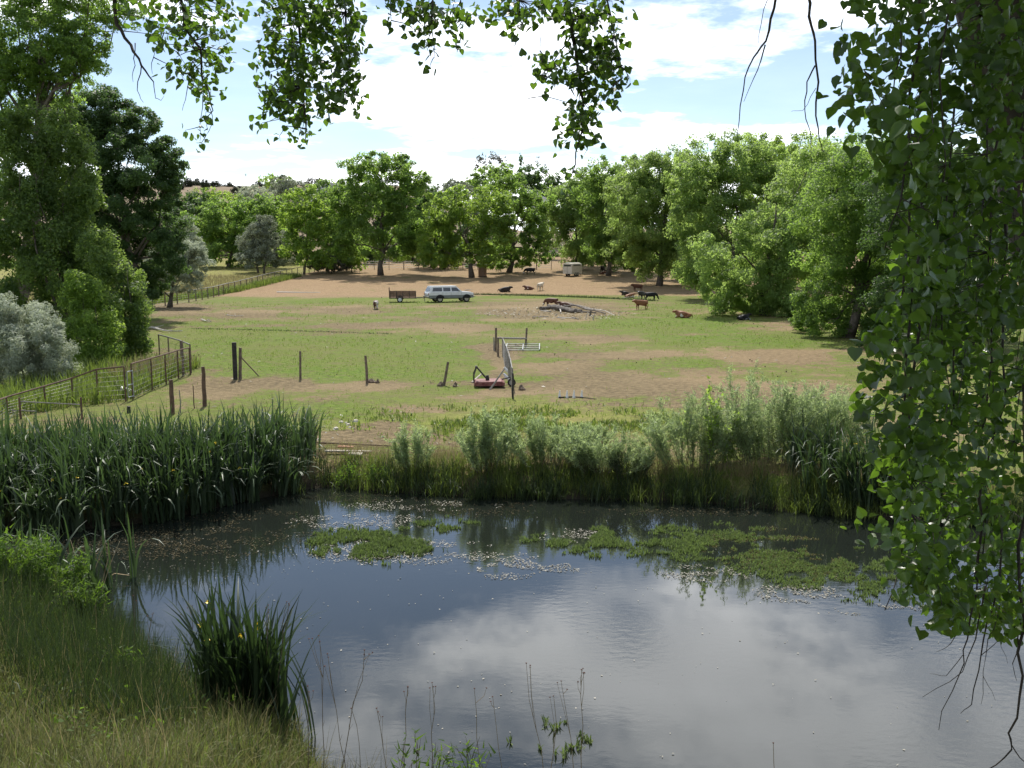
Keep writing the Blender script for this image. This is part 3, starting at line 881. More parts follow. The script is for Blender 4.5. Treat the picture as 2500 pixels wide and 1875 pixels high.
petal_m = mat('yellow_petal', (.72, .52, .02), .5, (.80, .62, .05), 30)
BLADES = []
for i in range(14):
    one = np.zeros((1, 3)); a1 = np.ones(1)
    me_ = ribbons('leaf', one, 0 * a1, 1.0 * a1, a1 * (.06 + .05 * (i % 4)), a1 * (.4 + .36 * (i % 8)), a1 * .030, a1 * (.25 + .05 * i), M['iris'], 8)
    BLADES.append(me_)
fb = MB()
for k in range(3):
    a = k * 2.094
    c, s_ = math.cos(a), math.sin(a)
    fb.ngon([(0, 0, 0), (c * .5 - s_ * .28, s_ * .5 + c * .28, .25), (c * 1.0, s_ * 1.0, -.15), (c * .5 + s_ * .28, s_ * .5 - c * .28, .25)])
    a += 1.05; c, s_ = math.cos(a), math.sin(a)
    fb.ngon([(0, 0, 0), (c * .2 - s_ * .15, s_ * .2 + c * .15, .4), (c * .25, s_ * .25, .85), (c * .2 + s_ * .15, s_ * .2 - c * .15, .4)])
FLOWER = fb.mesh('flower', petal_m)


def iris_clump(label, pts, H, n_leaf, n_single, n_flower, front, width=.066, upright=.0, group=None, spread=.5, m='iris'):
    """pts: foot positions (N,3); H: blade length; front: azimuth blades on the open side fall towards"""
    pts = np.asarray(pts)
    c0 = pts.mean(0)
    root = empty('iris_clump', Vector(c0), 0, label, 'iris', group)
    k = len(pts)
    sel = R.integers(0, k, n_leaf)
    b = pts[sel] - c0 + R.normal(0, .05, (n_leaf, 3)) * np.array([1, 1, 0])
    azi = np.where(R.random(n_leaf) < .45, front + R.normal(0, .6, n_leaf), R.uniform(0, 6.28, n_leaf))
    ln = H * R.uniform(.6, 1.16, n_leaf) * (.82 + .36 * vnoise(pts[sel][:, 0] * 1.3, pts[sel][:, 1] * 1.3, 21))
    curl = np.abs(R.normal(.3, 1.25, n_leaf)) * (1 - upright)
    link('leaves', ribbons('leaves', b, azi, ln, np.abs(R.normal(.06, .10, n_leaf)), curl, width * R.uniform(.7, 1.2, n_leaf),
                           np.clip(R.normal(.42, .3, n_leaf), 0, 1), M[m], 6, R.normal(0, .5, n_leaf)), root)['kind'] = 'stuff'
    d = pts @ np.array([math.cos(front), math.sin(front), 0])
    order = np.argsort(-d + R.normal(0, spread, k))
    for i in range(n_single):
        q = pts[order[i % k] if i % 2 else R.integers(0, k)] - c0
        o = link('leaf', BLADES[R.integers(0, 14) if not upright else R.integers(0, 3)], root)
        o.location = Vector(q) + Vector((R.normal(0, .08), R.normal(0, .08), 0))
        if m != 'iris':
            o.material_slots[0].link = 'OBJECT'; o.material_slots[0].material = M[m]
        L = H * R.uniform(.75, 1.15)
        o.scale = (L, width / .030 * R.uniform(.8, 1.2), L)
        o.rotation_euler = (0, 0, front + R.normal(0, .9 + 2 * upright))
    for i in range(n_flower):
        q = pts[order[(i * 7) % k]] - c0
        o = link('flower', FLOWER, root)
        o.location = Vector(q) + Vector((R.normal(0, .1), R.normal(0, .1), H * R.uniform(.55, .88)))
        o.scale = (.066,) * 3; o.rotation_euler = (R.normal(0, .3), R.normal(0, .3), i)
        MB().tube([(0, 0, -H * .6 / .066), (.3, 0, -H * .3 / .066), (0, 0, 0)], [.12, .1, .08], 4).build('flower_stem', M['iris'], o)
    return root


# the long stand of iris on the far bank
names = ['iris clump at the shaded end of the long stand', 'iris clump beside the pipe fence posts', 'dark iris clump below the silver bush and fence',
         'iris clump under the pale pipe rail', 'iris clump with long blades arching over the dark water', 'iris clump in front of the stout brown post',
         'iris clump in front of the second brown post', 'tall upright iris clump near the open end of the stand', 'iris clump ending the stand beside the bank grass']
edges = np.linspace(-15.5, on_z(725, 1190, WATER_Z).x, 10)
for i in range(9):
    x0, x1 = edges[i], edges[i + 1]
    n_ = 120
    xx = R.uniform(x0 - .25, x1 + .25, n_)
    depth = 5.6 - 2.4 * (i / 8.0)
    yy = far_y(xx) - .25 + depth * R.random(n_) ** 1.15
    zz_ = np.maximum(terr(xx, yy), WATER_Z - .05)
    iris_clump('dense green ' + names[i], np.stack([xx, yy, zz_], 1), 1.72 + .18 * math.sin(i * 2.1) + (.15 if i in (6, 7) else 0), 430, 46, 2 if i % 2 else 1, -math.pi / 2 + (.5 if i == 8 else 0),
               group='iris stand on the far bank')
# smaller clumps
p0 = on_z(2080, 1240, WATER_Z)
n_ = 80
xx = R.normal(p0.x + .6, .9, n_); yy = far_y(xx) + .1 + 1.9 * R.random(n_)
iris_clump('arching iris clump beside the hanging cottonwood leaves', np.stack([xx, yy, terr(xx, yy)], 1), 1.75, 420, 34, 2, -math.pi / 2 - .9)
p0 = on_z(622, 1800, WATER_Z + .15)
n_ = 70
xx = R.normal(p0.x, .33, n_); yy = p0.y + R.normal(0, .24, n_)
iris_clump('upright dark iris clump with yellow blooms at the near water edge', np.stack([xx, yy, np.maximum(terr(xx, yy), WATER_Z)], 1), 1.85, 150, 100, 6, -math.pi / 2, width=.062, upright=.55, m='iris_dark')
p0 = at(110, 1500, 19.5)
n_ = 50
xx = R.normal(p0.x, 1.0, n_); yy = 19.6 + R.normal(0, .5, n_)
iris_clump('pale iris clump with two yellow blooms above the leafy weeds', np.stack([xx, yy, np.maximum(terr(xx, yy), WATER_Z)], 1), 1.5, 150, 46, 2, -math.pi / 2, width=.06)


def shrub(name, label, cat, px, py, Y, wpx, hpx, stems, leaves, m, L=.11, asp=.18, group=None, up=.75, tuft=.5, wood='twig'):
    """thin stems fanning from a foot, narrow leaves along them"""
    foot = at(px, py, Y); foot.z = max(tz(foot.x, Y), WATER_Z)
    s = Y / F
    root = empty(name, foot, 0, label, cat, group)
    H = hpx * s * (.88 if m == 'sandbar' else 1.0); Wd = wpx * s / 2 * (1.35 if m == 'sandbar' else 1.0)
    tb = MB(); C = []; AX = []
    for i in range(stems):
        tq = R.uniform(-1, 1); tip = Vector((tq * Wd, R.uniform(-.55, .55) * Wd, H * R.uniform(.5, 1.02) * (1 - .3 * tq * tq)))
        b = Vector((tip.x * .55 * R.uniform(.6, 1.2), tip.y * .5, 0))
        pts = wiggle(b, tip, 5, .03)
        tb.tube(pts, [.011, .009, .008, .006, .004, .002], 3, cap=False)
        kk = leaves // stems
        for sub in range(4):
            f = R.uniform(.3, .9) * 5
            i0 = int(f); q = pts[i0].lerp(pts[min(5, i0 + 1)], f - i0)
            d = Vector((R.normal(0, .5), R.normal(0, .5), .8)).normalized() * H * R.uniform(.1, .28)
            tb.tube([q, q + d * .6, q + d], [.004, .003, .0015], 3, cap=False)
            u = R.random(kk // 8)
            C.append(np.array(q) + np.array(d)[None] * u[:, None] + R.normal(0, .035, (kk // 8, 3))); AX.append(np.tile(np.array(d.normalized()), (kk // 8, 1)))
        u = (.10 + .90 * R.random(kk // 2) ** .85) * 5
        pa = np.array([tuple(p_) for p_ in pts])
        i0 = np.minimum(u.astype(int), 4)
        C.append(pa[i0] + (pa[i0 + 1] - pa[i0]) * (u - i0)[:, None] + R.normal(0, .04, (len(u), 3)))
        AX.append((pa[i0 + 1] - pa[i0]) / np.linalg.norm(pa[i0 + 1] - pa[i0], axis=1, keepdims=True))
    C = np.concatenate(C); AX = np.concatenate(AX)
    k = len(C)
    AX = AX * up + R.normal(size=(k, 3)) * tuft
    LL = L * R.uniform(.6, 1.3, k)
    C = C + unit(AX) * LL[:, None] * .5
    link('leaves', leaf_tris('leaves', C, R.normal(size=(k, 3)) + np.array([0, 0, .5]), AX, LL * 1.15, LL * asp * 1.25, np.clip(R.normal(.5, .25, k), 0, 1), M[m]), root)['kind'] = 'stuff'
    tb.build('stems', M[wood], root)
    return root


GS = 'shrubs along the far bank'
shrub('willow_shrub', 'thin willow shrub with few stems beside the fallen boards', 'shrub', 1010, 1200, 28.7, 80, 145, 18, 4080, 'sandbar', group=GS)
shrub('willow_shrub', 'slender tall willow shrub leaning at the middle of the bank', 'shrub', 1195, 1205, 28.4, 150, 190, 33, 9792, 'sandbar', group=GS)
shrub('willow_shrub', 'pale willow shrub between the tall slender one and the reddish brush', 'shrub', 1340, 1205, 28.6, 170, 150, 37, 9792, 'sandbar', group=GS)
shrub('willow_shrub', 'dense willow shrub overhanging the dark water by the reddish brush', 'shrub', 1470, 1210, 28.2, 180, 125, 46, 11424, 'sandbar', group=GS)
shrub('willow_shrub', 'grey green willow shrub just behind the reddish brush', 'shrub', 1430, 1130, 30.3, 110, 95, 25, 5984, 'sandbar', group=GS)
shrub('willow_shrub', 'feathery willow shrub under the yellow green sapling', 'shrub', 1690, 1215, 28.4, 190, 235, 54, 17680, 'sandbar', group=GS)
shrub('willow_shrub', 'large feathery willow shrub in the middle of the thicket', 'shrub', 1860, 1215, 28.6, 220, 262, 71, 25840, 'sandbar', group=GS)
shrub('willow_shrub', 'feathery willow shrub against the arching iris clump', 'shrub', 2000, 1220, 28.9, 190, 245, 54, 19040, 'sandbar', group=GS)
shrub('willow_shrub', 'willow shrub at the back of the thicket', 'shrub', 1930, 1130, 30.8, 300, 170, 50, 16320, 'sandbar', group=GS)
shrub('dry_brush', 'reddish dry brush between the willow shrubs', 'shrub', 1480, 1150, 29.6, 110, 70, 26, 900, 'dry_grass', L=.07, group=GS, wood='rust')
shrub('dry_brush', 'tan dry brush behind the slender willow shrub', 'shrub', 1290, 1130, 30.0, 160, 60, 26, 1200, 'dry_grass', L=.07, group=GS, wood='rust')
shrub('bank_bush', 'low brown tinged bush hanging over the waterline', 'shrub', 1540, 1222, 27.9, 120, 90, 26, 1900, 'rush', L=.07, asp=.3, group=GS)
shrub('cottonwood_sapling', 'yellow green cottonwood sapling standing out of the willow shrubs', 'sapling', 1730, 1180, 28.0, 130, 225, 8, 620, 'bright', L=.085, asp=.85, tuft=1.0, group=None)
shrub('leafy_bush', 'low leafy bush beside the fallen boards at the waterline', 'shrub', 850, 1196, 28.6, 70, 70, 14, 700, 'weed', L=.06, asp=.5, tuft=.9, group=GS)
shrub('leafy_bush', 'low leafy bush under the thin willow shrub', 'shrub', 925, 1196, 28.4, 60, 60, 14, 600, 'weed', L=.06, asp=.5, tuft=.9, group=GS)


# grass fringe along the far bank
def blade_field(name, label, x, y, L, Wd, m, lean=.25, curl=.6, kind='stuff', segs=2, z=None, var=None):
    k = len(x)
    zz_ = terr(x, y) - .02 if z is None else z
    b = np.stack([x, y, zz_], 1)
    return tag(link(name, ribbons(name, b, R.uniform(0, 6.28, k), L, np.abs(R.normal(0, lean, k)), np.abs(R.normal(0, curl, k)), Wd, np.clip(R.normal(.5, .27, k), 0, 1) if var is None else var, m, segs, R.normal(0, .6, k))),
               label, None, None, kind)


def tussock_xy(x0, x1, d0, d1, n_t, per, sd):
    tx = R.uniform(x0, x1, n_t); ty = far_y(tx) + R.uniform(d0, d1, n_t)
    return (np.repeat(tx, per) + R.normal(0, sd, n_t * per), np.repeat(ty, per) + R.normal(0, sd, n_t * per), np.repeat(R.random(n_t), per))


xa, xb = on_z(700, 1190, WATER_Z).x, 16.0
tx, ty, tv = tussock_xy(xa, xb, .0, 1.1, 200, 46, .17)
blade_field('bank_grass', 'tall green grass fringe hanging over the far waterline', tx, ty, R.uniform(.45, .85, len(tx)) * (.1 + 1.15 * fbm(tx * .8, ty * .8, 3, 44) ) * (.6 + .5 * tv), np.full(len(tx), .016), M['bank_grass'], .28, .9, segs=4, z=np.maximum(terr(tx, ty), WATER_Z) - .02)
tx, ty, tv = tussock_xy(xa, xb, -.15, .7, 150, 40, .16)
blade_field('bank_rushes', 'dark rushes at the foot of the far bank', tx, ty, R.uniform(.35, .75, len(tx)), np.full(len(tx), .016), M['rush'], .35, 1.0, segs=4, z=np.maximum(terr(tx, ty), WATER_Z) - .02)
tx, ty, tv = tussock_xy(xa + .8, xb, .8, 2.4, 230, 30, .22)
blade_field('dry_bank_grass', 'straw coloured dry grass behind the bank fringe', tx, ty, R.uniform(.25, .6, len(tx)), np.full(len(tx), .010), M['dry_grass'], .3, .8, segs=3)


# pasture grass: short tufts where the ground is green
def grid_val(arr, x, y):
    i = np.clip(np.searchsorted(gy, y), 0, ny_ - 1); j = np.clip(np.searchsorted(gx, x), 0, nx_ - 1)
    return arr[i, j]


k = 95000
yy = 29 + 85 * R.random(k) ** 1.35
xx = R.uniform(-.50, .52, k) * (yy + 2)
keep = (R.random(k) < np.clip((grid_val(g, xx, yy) - .34) * 1.3, 0.04, 1)) & (yy > far_y(xx) + 1.2) & (vnoise(xx * .7, yy * .5, 61) > .36)
xx, yy = xx[keep], yy[keep]
yl = grid_val(yellow, xx, yy); kd = 1 + (yy - 29) * .018
blade_field('pasture_grass', 'short grazed grass tufts across the near pasture', xx, yy, R.uniform(.04, .13, len(xx)) * (1 + 1.2 * yl) * kd, R.uniform(.03, .07, len(xx)) * kd, M['field_grass'], .5, .6, segs=1)
k = 9000
pc = gpt(1330, 1030)
xx = R.normal(pc.x, 3.4, k); yy = R.normal(pc.y - .2, 1.7, k)
keep = (yy > far_y(xx) + 2.0) & (vnoise(xx * .9, yy * .9, 5) > .42)
xx, yy = xx[keep], yy[keep]
blade_field('yellow_weeds', 'yellow green trampled weeds behind the willow shrubs', xx, yy, R.uniform(.12, .30, len(xx)), R.uniform(.03, .07, len(xx)), M['bank_grass'], .7, .9, segs=2)
k = 24000
yy = R.uniform(98, 172, k)
xx = np.interp(yy, [90, 100, 172], [-44, -41, -37]) - 1 - 42 * R.random(k) ** 1.2
blade_field('meadow_grass', 'tall straw and green meadow grass behind the far fence', xx, yy, R.uniform(.4, .9, k), R.uniform(.08, .16, k), M['dry_grass'], .25, .4, segs=1)
k = 5000
yy = R.uniform(92, 172, k); xx = np.interp(yy, [90, 100, 172], [-44, -41, -37]) - .3 - 2.2 * R.random(k)
blade_field('fence_weeds', 'green weeds growing along the foot of the far fence', xx, yy, R.uniform(.4, 1.1, k), R.uniform(.06, .14, k), M['bank_grass'], .3, .5, segs=2)
k = 5200
p1 = gpt(130, 960)
yy = R.uniform(37.5, 53, k); xx = np.interp(yy, [37, 41, 50], [-19.3, -16.3, -16.9]) - .3 - 6.5 * R.random(k) ** 1.3
blade_field('fence_side_grass', 'rank green and tan grass behind the pipe fence', xx, yy, R.uniform(.3, 1.05, k), R.uniform(.03, .06, k), M['bank_grass'], .3, .6, segs=3)
k = 900
yy = R.uniform(46, 53, k); xx = -17.3 - 2.5 * R.random(k)
blade_field('fence_side_straw', 'dry straw coloured grass near the pipe fence corner', xx, yy, R.uniform(.5, 1.2, k), R.uniform(.03, .05, k), M['dry_grass'], .25, .5, segs=3)


def strip(name, label, pl, n, sd, L, wd, m):
    pts = [gpt(*q) for q in pl]
    u = R.random(n) * (len(pts) - 1); i0 = np.minimum(u.astype(int), len(pts) - 2); fr = u - i0
    P = np.array([tuple(q) for q in pts])
    q = P[i0] + (P[i0 + 1] - P[i0]) * fr[:, None]
    return blade_field(name, label, q[:, 0] + R.normal(0, .2, n), q[:, 1] + R.normal(0, sd, n), R.uniform(.5, 1.2, n) * L, np.full(n, wd), m, .4, .6, segs=1)


strip('ditch_shadow_blades', 'dark blades standing in for the shadow along the shallow ditch', [(1140, 719), (1240, 721), (1330, 723), (1460, 728), (1600, 735)], 2600, .35, .34, .12, M['rush'])  # dark upright blades stand in for the shadow in the ditch
strip('furrow_shadow_blades', 'thin line of dark blades standing in for furrow shade across the lower lawn', [(470, 803), (620, 806), (800, 811), (960, 816)], 900, .25, .14, .08, M['rush'])  # same dark blades in place of the furrow's shade
k = 1500
yy = 30 + 105 * R.random(k) ** 1.2; xx = R.uniform(-.5, .55, k) * (yy + 2)
ok = (yy > far_y(xx) + 2) & (fbm(xx / 5, yy / 8, 3, 91) > .60); xx, yy = xx[ok], yy[ok]; k = len(xx)
sz = R.uniform(.02, .10, k) * (1 + yy * .004)
cc_ = np.stack([xx, yy, terr(xx, yy) + sz * .15], 1)
dm = mat('dung', (.045, .034, .024), .95, (.085, .065, .045), 9)
tag(link('dung_and_clods', leaf_quads('dung_and_clods', np.concatenate([cc_, cc_ + np.array([0, 0, .02])]), np.concatenate([np.array([0, 0, 1.0]) + R.normal(0, .3, (k, 3)), np.array([0, -1.0, .3]) + R.normal(0, .3, (k, 3))]), np.concatenate([R.normal(size=(k, 3)), np.tile(np.array([1.0, 0, .1]), (k, 1))]), np.tile(sz, 2), np.tile(sz * .8, 2), R.random(2 * k), dm, .12)), 'dark dung and clods dotted over the pasture', None, None, 'stuff')
k = 500
yy = 31 + 80 * R.random(k) ** 1.2; xx = R.uniform(-.5, .55, k) * (yy + 2)
ok = (yy > far_y(xx) + 2); xx, yy = xx[ok], yy[ok]; k = len(xx)
sz = R.uniform(.06, .2, k) * (1 + yy * .005)
tag(link('straw_bits', leaf_quads('straw_bits', np.stack([xx, yy, terr(xx, yy) + .04], 1), np.array([0, 0, 1.0]) + R.normal(0, .3, (k, 3)), R.normal(size=(k, 3)), sz, sz * .3, R.random(k), M['scum'], .1)), 'pale straw and twigs strewn over the pasture', None, None, 'stuff')

# ------------------------------------------------------------------ plants on the pond
def water_mat(name, label, ells, n, h, m, wd=.035, blades=3, lean=.35):
    X = []; Yv = []
    tot = sum(e[2] * e[3] for e in ells)
    for (px, py, rx, ry) in ells:
        c = on_z(px, py, WATER_Z); c2 = on_z(px + rx, py, WATER_Z); c3 = on_z(px, py - ry, WATER_Z)
        kk = int(n * rx * ry / tot * 1.6)
        d = ball(kk)[:, :2]
        x = c.x + d[:, 0] * (c2.x - c.x); y = c.y + d[:, 1] * (c3.y - c.y)
        ok = (vnoise(x * 1.7, y * 2.3, 31) * .7 + vnoise(x * 5, y * 6, 3) * .5 - .28 * np.hypot(d[:, 0], d[:, 1])) > .43
        X.append(x[ok]); Yv.append(y[ok])
    x = np.repeat(np.concatenate(X), blades); y = np.repeat(np.concatenate(Yv), blades)
    hh = np.repeat(R.uniform(.5, 1.2, len(x) // blades), blades) * h
    x = x + R.normal(0, .018, len(x)); y = y + R.normal(0, .018, len(x))
    return blade_field(name, label, x, y, hh * R.uniform(.7, 1.1, len(x)), np.full(len(x), wd), m, lean, .8, segs=2, z=np.full(len(x), WATER_Z - .01))


water_mat('water_plants', 'bright green feathery plants floating in the pond middle', [(850, 1320, 105, 42), (1085, 1290, 95, 30), (970, 1330, 130, 44)], 3300, .13, M['water_plant'], wd=.026)
water_mat('water_plants', 'green feathery plants floating off the willow shrubs', [(1470, 1325, 140, 38), (1660, 1325, 85, 45), (1330, 1320, 60, 20)], 2700, .12, M['water_plant'], wd=.026)
water_mat('water_plants', 'wide green and brown plant mat under the hanging leaves', [(1850, 1350, 160, 70), (2020, 1390, 190, 75), (2180, 1400, 160, 70), (1800, 1300, 80, 30)], 5200, .09, M['water_plant'], wd=.026)
water_mat('brown_water_plants', 'browned patches of the wide floating plant mat', [(1880, 1340, 150, 60), (2000, 1370, 160, 60), (1770, 1340, 70, 40)], 4200, .05, M['water_brown'], lean=1.0)
water_mat('water_plants', 'sprigs of water plant standing in the near pond', [(1340, 1800, 110, 55)], 46, .16, M['water_plant'], wd=.03, blades=7, lean=.5)


def floaters(name, label, ells, n, size, m, thr=.45):
    X = []; Yv = []
    tot = sum(e[2] * e[3] for e in ells)
    for (px, py, rx, ry) in ells:
        c = on_z(px, py, WATER_Z); c2 = on_z(px + rx, py, WATER_Z); c3 = on_z(px, py - ry, WATER_Z)
        kk = int(n * rx * ry / tot * 2)
        d = ball(kk)[:, :2]
        x = c.x + d[:, 0] * (c2.x - c.x); y = c.y + d[:, 1] * (c3.y - c.y)
        ok = (vnoise(x * 1.1, y * 1.9, 77) * .6 + vnoise(x * 4, y * 5, 13) * .5) > thr
        X.append(x[ok]); Yv.append(y[ok])
    x = np.concatenate(X); y = np.concatenate(Yv)
    ok = (y < far_y(x) + .1) & (y > near_y(x))
    x, y = x[ok], y[ok]; k = len(x)
    c = np.stack([x, y, WATER_Z + .006 + R.random(k) * .012], 1)
    L = size * R.uniform(.3, 1.6, k)
    return tag(link(name, leaf_quads(name, c, np.array([0, 0, 1.0]) + R.normal(0, .12, (k, 3)), R.normal(size=(k, 3)), L, L * R.uniform(.3, .8, k), R.random(k), m, .02)), label, None, None, 'stuff')


floaters('floating_leaves', 'pale leaf flecks scattered over the whole pond', [(1250, 1530, 1250, 340)], 420, .034, M['scum'], .5)
floaters('floating_scum', 'pale scum drifting among the floating plants', [(880, 1275, 190, 22), (980, 1345, 240, 34), (1230, 1380, 110, 34), (1400, 1310, 90, 20), (1370, 1385, 60, 14), (1720, 1400, 120, 22), (1950, 1450, 120, 24), (2150, 1490, 120, 16), (1030, 1235, 200, 14)], 5200, .042, M['scum'], .50)
floaters('dark_scum', 'brown scum along the shaded iris shore', [(250, 1330, 330, 40), (100, 1340, 220, 40), (550, 1300, 240, 60), (1150, 1240, 160, 22), (900, 1215, 260, 12), (1700, 1250, 300, 12)], 5000, .045, M['scum_dark'], .42)
floaters('white_flecks', 'bright flecks in the dark water by the iris stand', [(500, 1350, 330, 80), (200, 1330, 200, 40)], 420, .028, M['scum'], .4)


# ------------------------------------------------------------------ near bank
def near_xy(k, ymin=5.2, ymax=21, xmin=-10.5, xmax=-1.2, edge=.05):
    x = R.uniform(xmin, xmax, k); y = R.uniform(ymin, ymax, k)
    ok = (y < near_y(x) - edge) & (np.abs(x) < .60 * y + .6)
    return x[ok], y[ok]


x, y = near_xy(46000, 6.8, 14.5)
ok = R.random(len(x)) < np.clip(1.25 - (y - 9.0) * .16, .12, 1); x, y = x[ok], y[ok]
blade_field('bank_lawn', 'long straw tinged grass on the near bank', x, y, R.uniform(.22, .55, len(x)), np.full(len(x), .010), M['lawn'], .45, 1.1, segs=3)
x, y = near_xy(34000, 6.8, 17)
blade_field('bank_turf', 'green grass growing through the straw on the near bank', x, y, R.uniform(.18, .5, len(x)), np.full(len(x), .010), M['bank_grass'], .45, 1.0, segs=3)
x, y = near_xy(21000, 11, 19.5)
ppx_ = project(x, y, terr(x, y))[0]
ok = (y > 11.5 + (x + 4) * -.55 - 1) & (ppx_ < 440 + 60 * R.normal(size=len(x))); x, y = x[ok], y[ok]
blade_field('near_rushes', 'tall dark rushes crowding the near shore', x, y, R.uniform(.55, 1.05, len(x)), np.full(len(x), .008), M['rush'], .18, .5, segs=3)
x, y = near_xy(9000, 9, 19)
ok = fbm(x * 1.1, y * 1.1, 3, 71) > .52; x, y = x[ok], y[ok]; k = len(x)
c_ = np.stack([x, y, terr(x, y) + R.uniform(.08, .5, k)], 1)
LL = R.uniform(.03, .10, k)
tag(link('bank_weeds', leaf_quads('bank_weeds', c_, R.normal(size=(k, 3)) + np.array([0, 0, .9]), R.normal(size=(k, 3)), LL, LL * R.uniform(.25, .6, k), R.random(k), M['weed'], .08)), 'broad leaved weeds mixed through the near bank grass', None, None, 'stuff')
x, y = near_xy(1500, 8, 18)
blade_field('bank_stems', 'thin dry stems standing above the near bank grass', x, y, R.uniform(.5, 1.05, len(x)), np.full(len(x), .006), M['dry_grass'], .28, .5, segs=4)
x, y = near_xy(5200, 10.5, 17)
ok = fbm(x * .8, y * .8, 3, 17) > .5; x, y = x[ok], y[ok]
blade_field('bank_tussocks', 'coarse dark grass tussocks on the near bank', x, y, R.uniform(.4, .8, len(x)), np.full(len(x), .016), M['rush'], .3, .9, segs=3)
GW = 'leafy weeds on the near bank'
for i, (px, py, Y, wpx, hpx, n_, lab) in enumerate([
        (40, 1600, 17.5, 190, 190, 1500, 'leafy weed clump at the edge of the picture under the pale iris'),
        (130, 1590, 17.8, 190, 180, 1500, 'leafy weed clump below the two yellow blooms'),
        (205, 1600, 17.0, 120, 150, 800, 'leafy weed clump reaching out over the water'),
        (300, 1745, 13.8, 110, 110, 380, 'sunlit leafy weed among the dark rushes')]):
    shrub('leafy_weed', lab, 'weed', px, py, Y, wpx, hpx, 26, n_ * 2, 'weed', L=.11, asp=.22, tuft=.8, group=GW)
for i, (px, top, Y, lab) in enumerate([(1000, 1775, 10.2, 'dark leafy weed with drooping tips at the bottom edge'), (1060, 1762, 10.4, 'tall bright leafy weed at the bottom edge'),
                                       (1115, 1770, 10.3, 'leafy weed next to the tall bright one'), (1160, 1785, 10.1, 'slender leafy weed below the paired seed heads'), (1290, 1850, 10.0, 'leafy weed tip just showing under the sprigs')]):
    f0 = at(px, 1900, Y); f0z = tz(f0.x, Y)
    hh = (at(px, top, Y).z - f0z) * F / Y
    shrub('leafy_weed', lab, 'weed', px, 1900, Y, 60, hh, 6, 190, 'weed', L=.10, asp=.2, tuft=.75, group='leafy weeds at the bottom edge')

seed_m = mat('seed_head', (.055, .030, .020), .9, (.14, .050, .035), 40)
stalk_m = mat('dry_stalk', (.17, .125, .08), .9, (.26, .2, .13), 20)


def seed_mesh():
    b = MB()
    rings = [(0, .0), (.5, .35), (1.0, .65), (1.05, 1.0), (.6, 1.35), (0.05, 1.5)]
    b.tube([(0, 0, z) for r, z in rings], [max(r, .05) for r, z in rings], 7)
    for k in range(7):
        a = k * .9
        b.ngon([(math.cos(a) * .3, math.sin(a) * .3, .5), (math.cos(a + .3) * 1.3, math.sin(a + .3) * 1.3, .55), (math.cos(a + .2) * 1.9, math.sin(a + .2) * 1.9, 1.0), (math.cos(a) * 1.2, math.sin(a) * 1.2, .8)])
    return b.mesh('seed_head', seed_m)


SEED = seed_mesh()
STALK = [(778, 1553, 772, 10.6, 4, 'seed stalk with four heads beside the dark iris clump'), (800, 1597, 862, 10.5, 3, 'seed stalk bending away from the dark iris clump'),
         (890, 1588, 815, 10.8, 4, 'leaning seed stalk with a flat row of heads'), (752, 1675, 745, 10.7, 3, 'short seed stalk tight against the dark iris clump'), (996, 1677, 990, 10.4, 3, 'seed stalk with three heads over the drooping weed'),
         (1055, 1668, 1042, 10.4, 4, 'branched seed stalk over the tall bright weed'), (1158, 1682, 1205, 10.5, 2, 'seed stalk with paired heads'), (1203, 1702, 1240, 10.3, 2, 'seed stalk next to the paired heads'),
         (1285, 1620, 1345, 10.6, 3, 'tallest seed stalk with three heads over open water'), (1352, 1700, 1352, 10.5, 2, 'curved seed stalk just beside the tallest one'), (1420, 1636, 1425, 10.6, 5, 'bushy seed stalk with reddish heads'),
         (1370, 1664, 1415, 10.7, 3, 'seed stalk joining the reddish headed one'), (920, 1730, 962, 10.3, 3, 'low brown seed stalk near the leaning one'), (858, 1730, 900, 10.3, 1, 'single headed low seed stalk'),
         (1888, 1815, 1885, 10.0, 1, 'lone small seed stalk by the bare hanging twigs'),
         (470, 1480, 462, 13.6, 5, 'slim seed stalk rising behind the iris bloom'), (515, 1475, 500, 13.4, 4, 'slim seed stalk with dark heads by the iris clump'), (372, 1500, 352, 14.5, 3, 'dark slim seed stalk out of the rushes'), (325, 1455, 345, 14.8, 2, 'dark seed stalk leaning from the rushes'),
         (655, 1478, 640, 13.0, 4, 'seed stalk standing over the middle of the iris clump'), (700, 1470, 668, 13.0, 3, 'seed stalk standing over the open side of the iris clump')]
for (tx_, ty_, bx_, Y, nh, lab) in STALK:
    b = at(bx_, 1885, Y); b.z = max(tz(b.x, Y), WATER_Z) - .03
    tpt = at(tx_, ty_, Y)
    root = empty('seed_stalk', b, 0, lab, 'dry stalk', 'dry seed stalks on the near bank')
    e = tpt - b
    st = MB()
    main = wiggle((0, 0, 0), e, 6, .012)
    st.tube(main, [.006, .0055, .005, .0045, .004, .0035, .003], 4)
    heads = [e]
    for q in range(nh - 1):
        f = R.uniform(.62, .95) * 6; i0 = int(f)
        p_ = main[i0].lerp(main[min(6, i0 + 1)], f - i0)
        hp = e + Vector((R.normal(0, .055), R.normal(0, .04), -abs(R.normal(.03, .06))))
        st.tube([p_, p_.lerp(hp, .55) + Vector((R.normal(0, .015), 0, -.01)), hp], [.003, .0026, .002], 4)
        heads.append(hp)
    for q in range(2):
        f = R.uniform(.2, .6) * 6; i0 = int(f); p_ = main[i0]
        st.tube([p_, p_ + Vector((R.normal(0, .06), 0, .08))], [.003, .0015], 3)
    st.build('stem', stalk_m, root)
    for hp in heads:
        o = link('seed_head', SEED, root); o.location = hp; o.scale = (.0085,) * 3; o.rotation_euler = (R.normal(0, .3), R.normal(0, .3), R.uniform(0, 6))
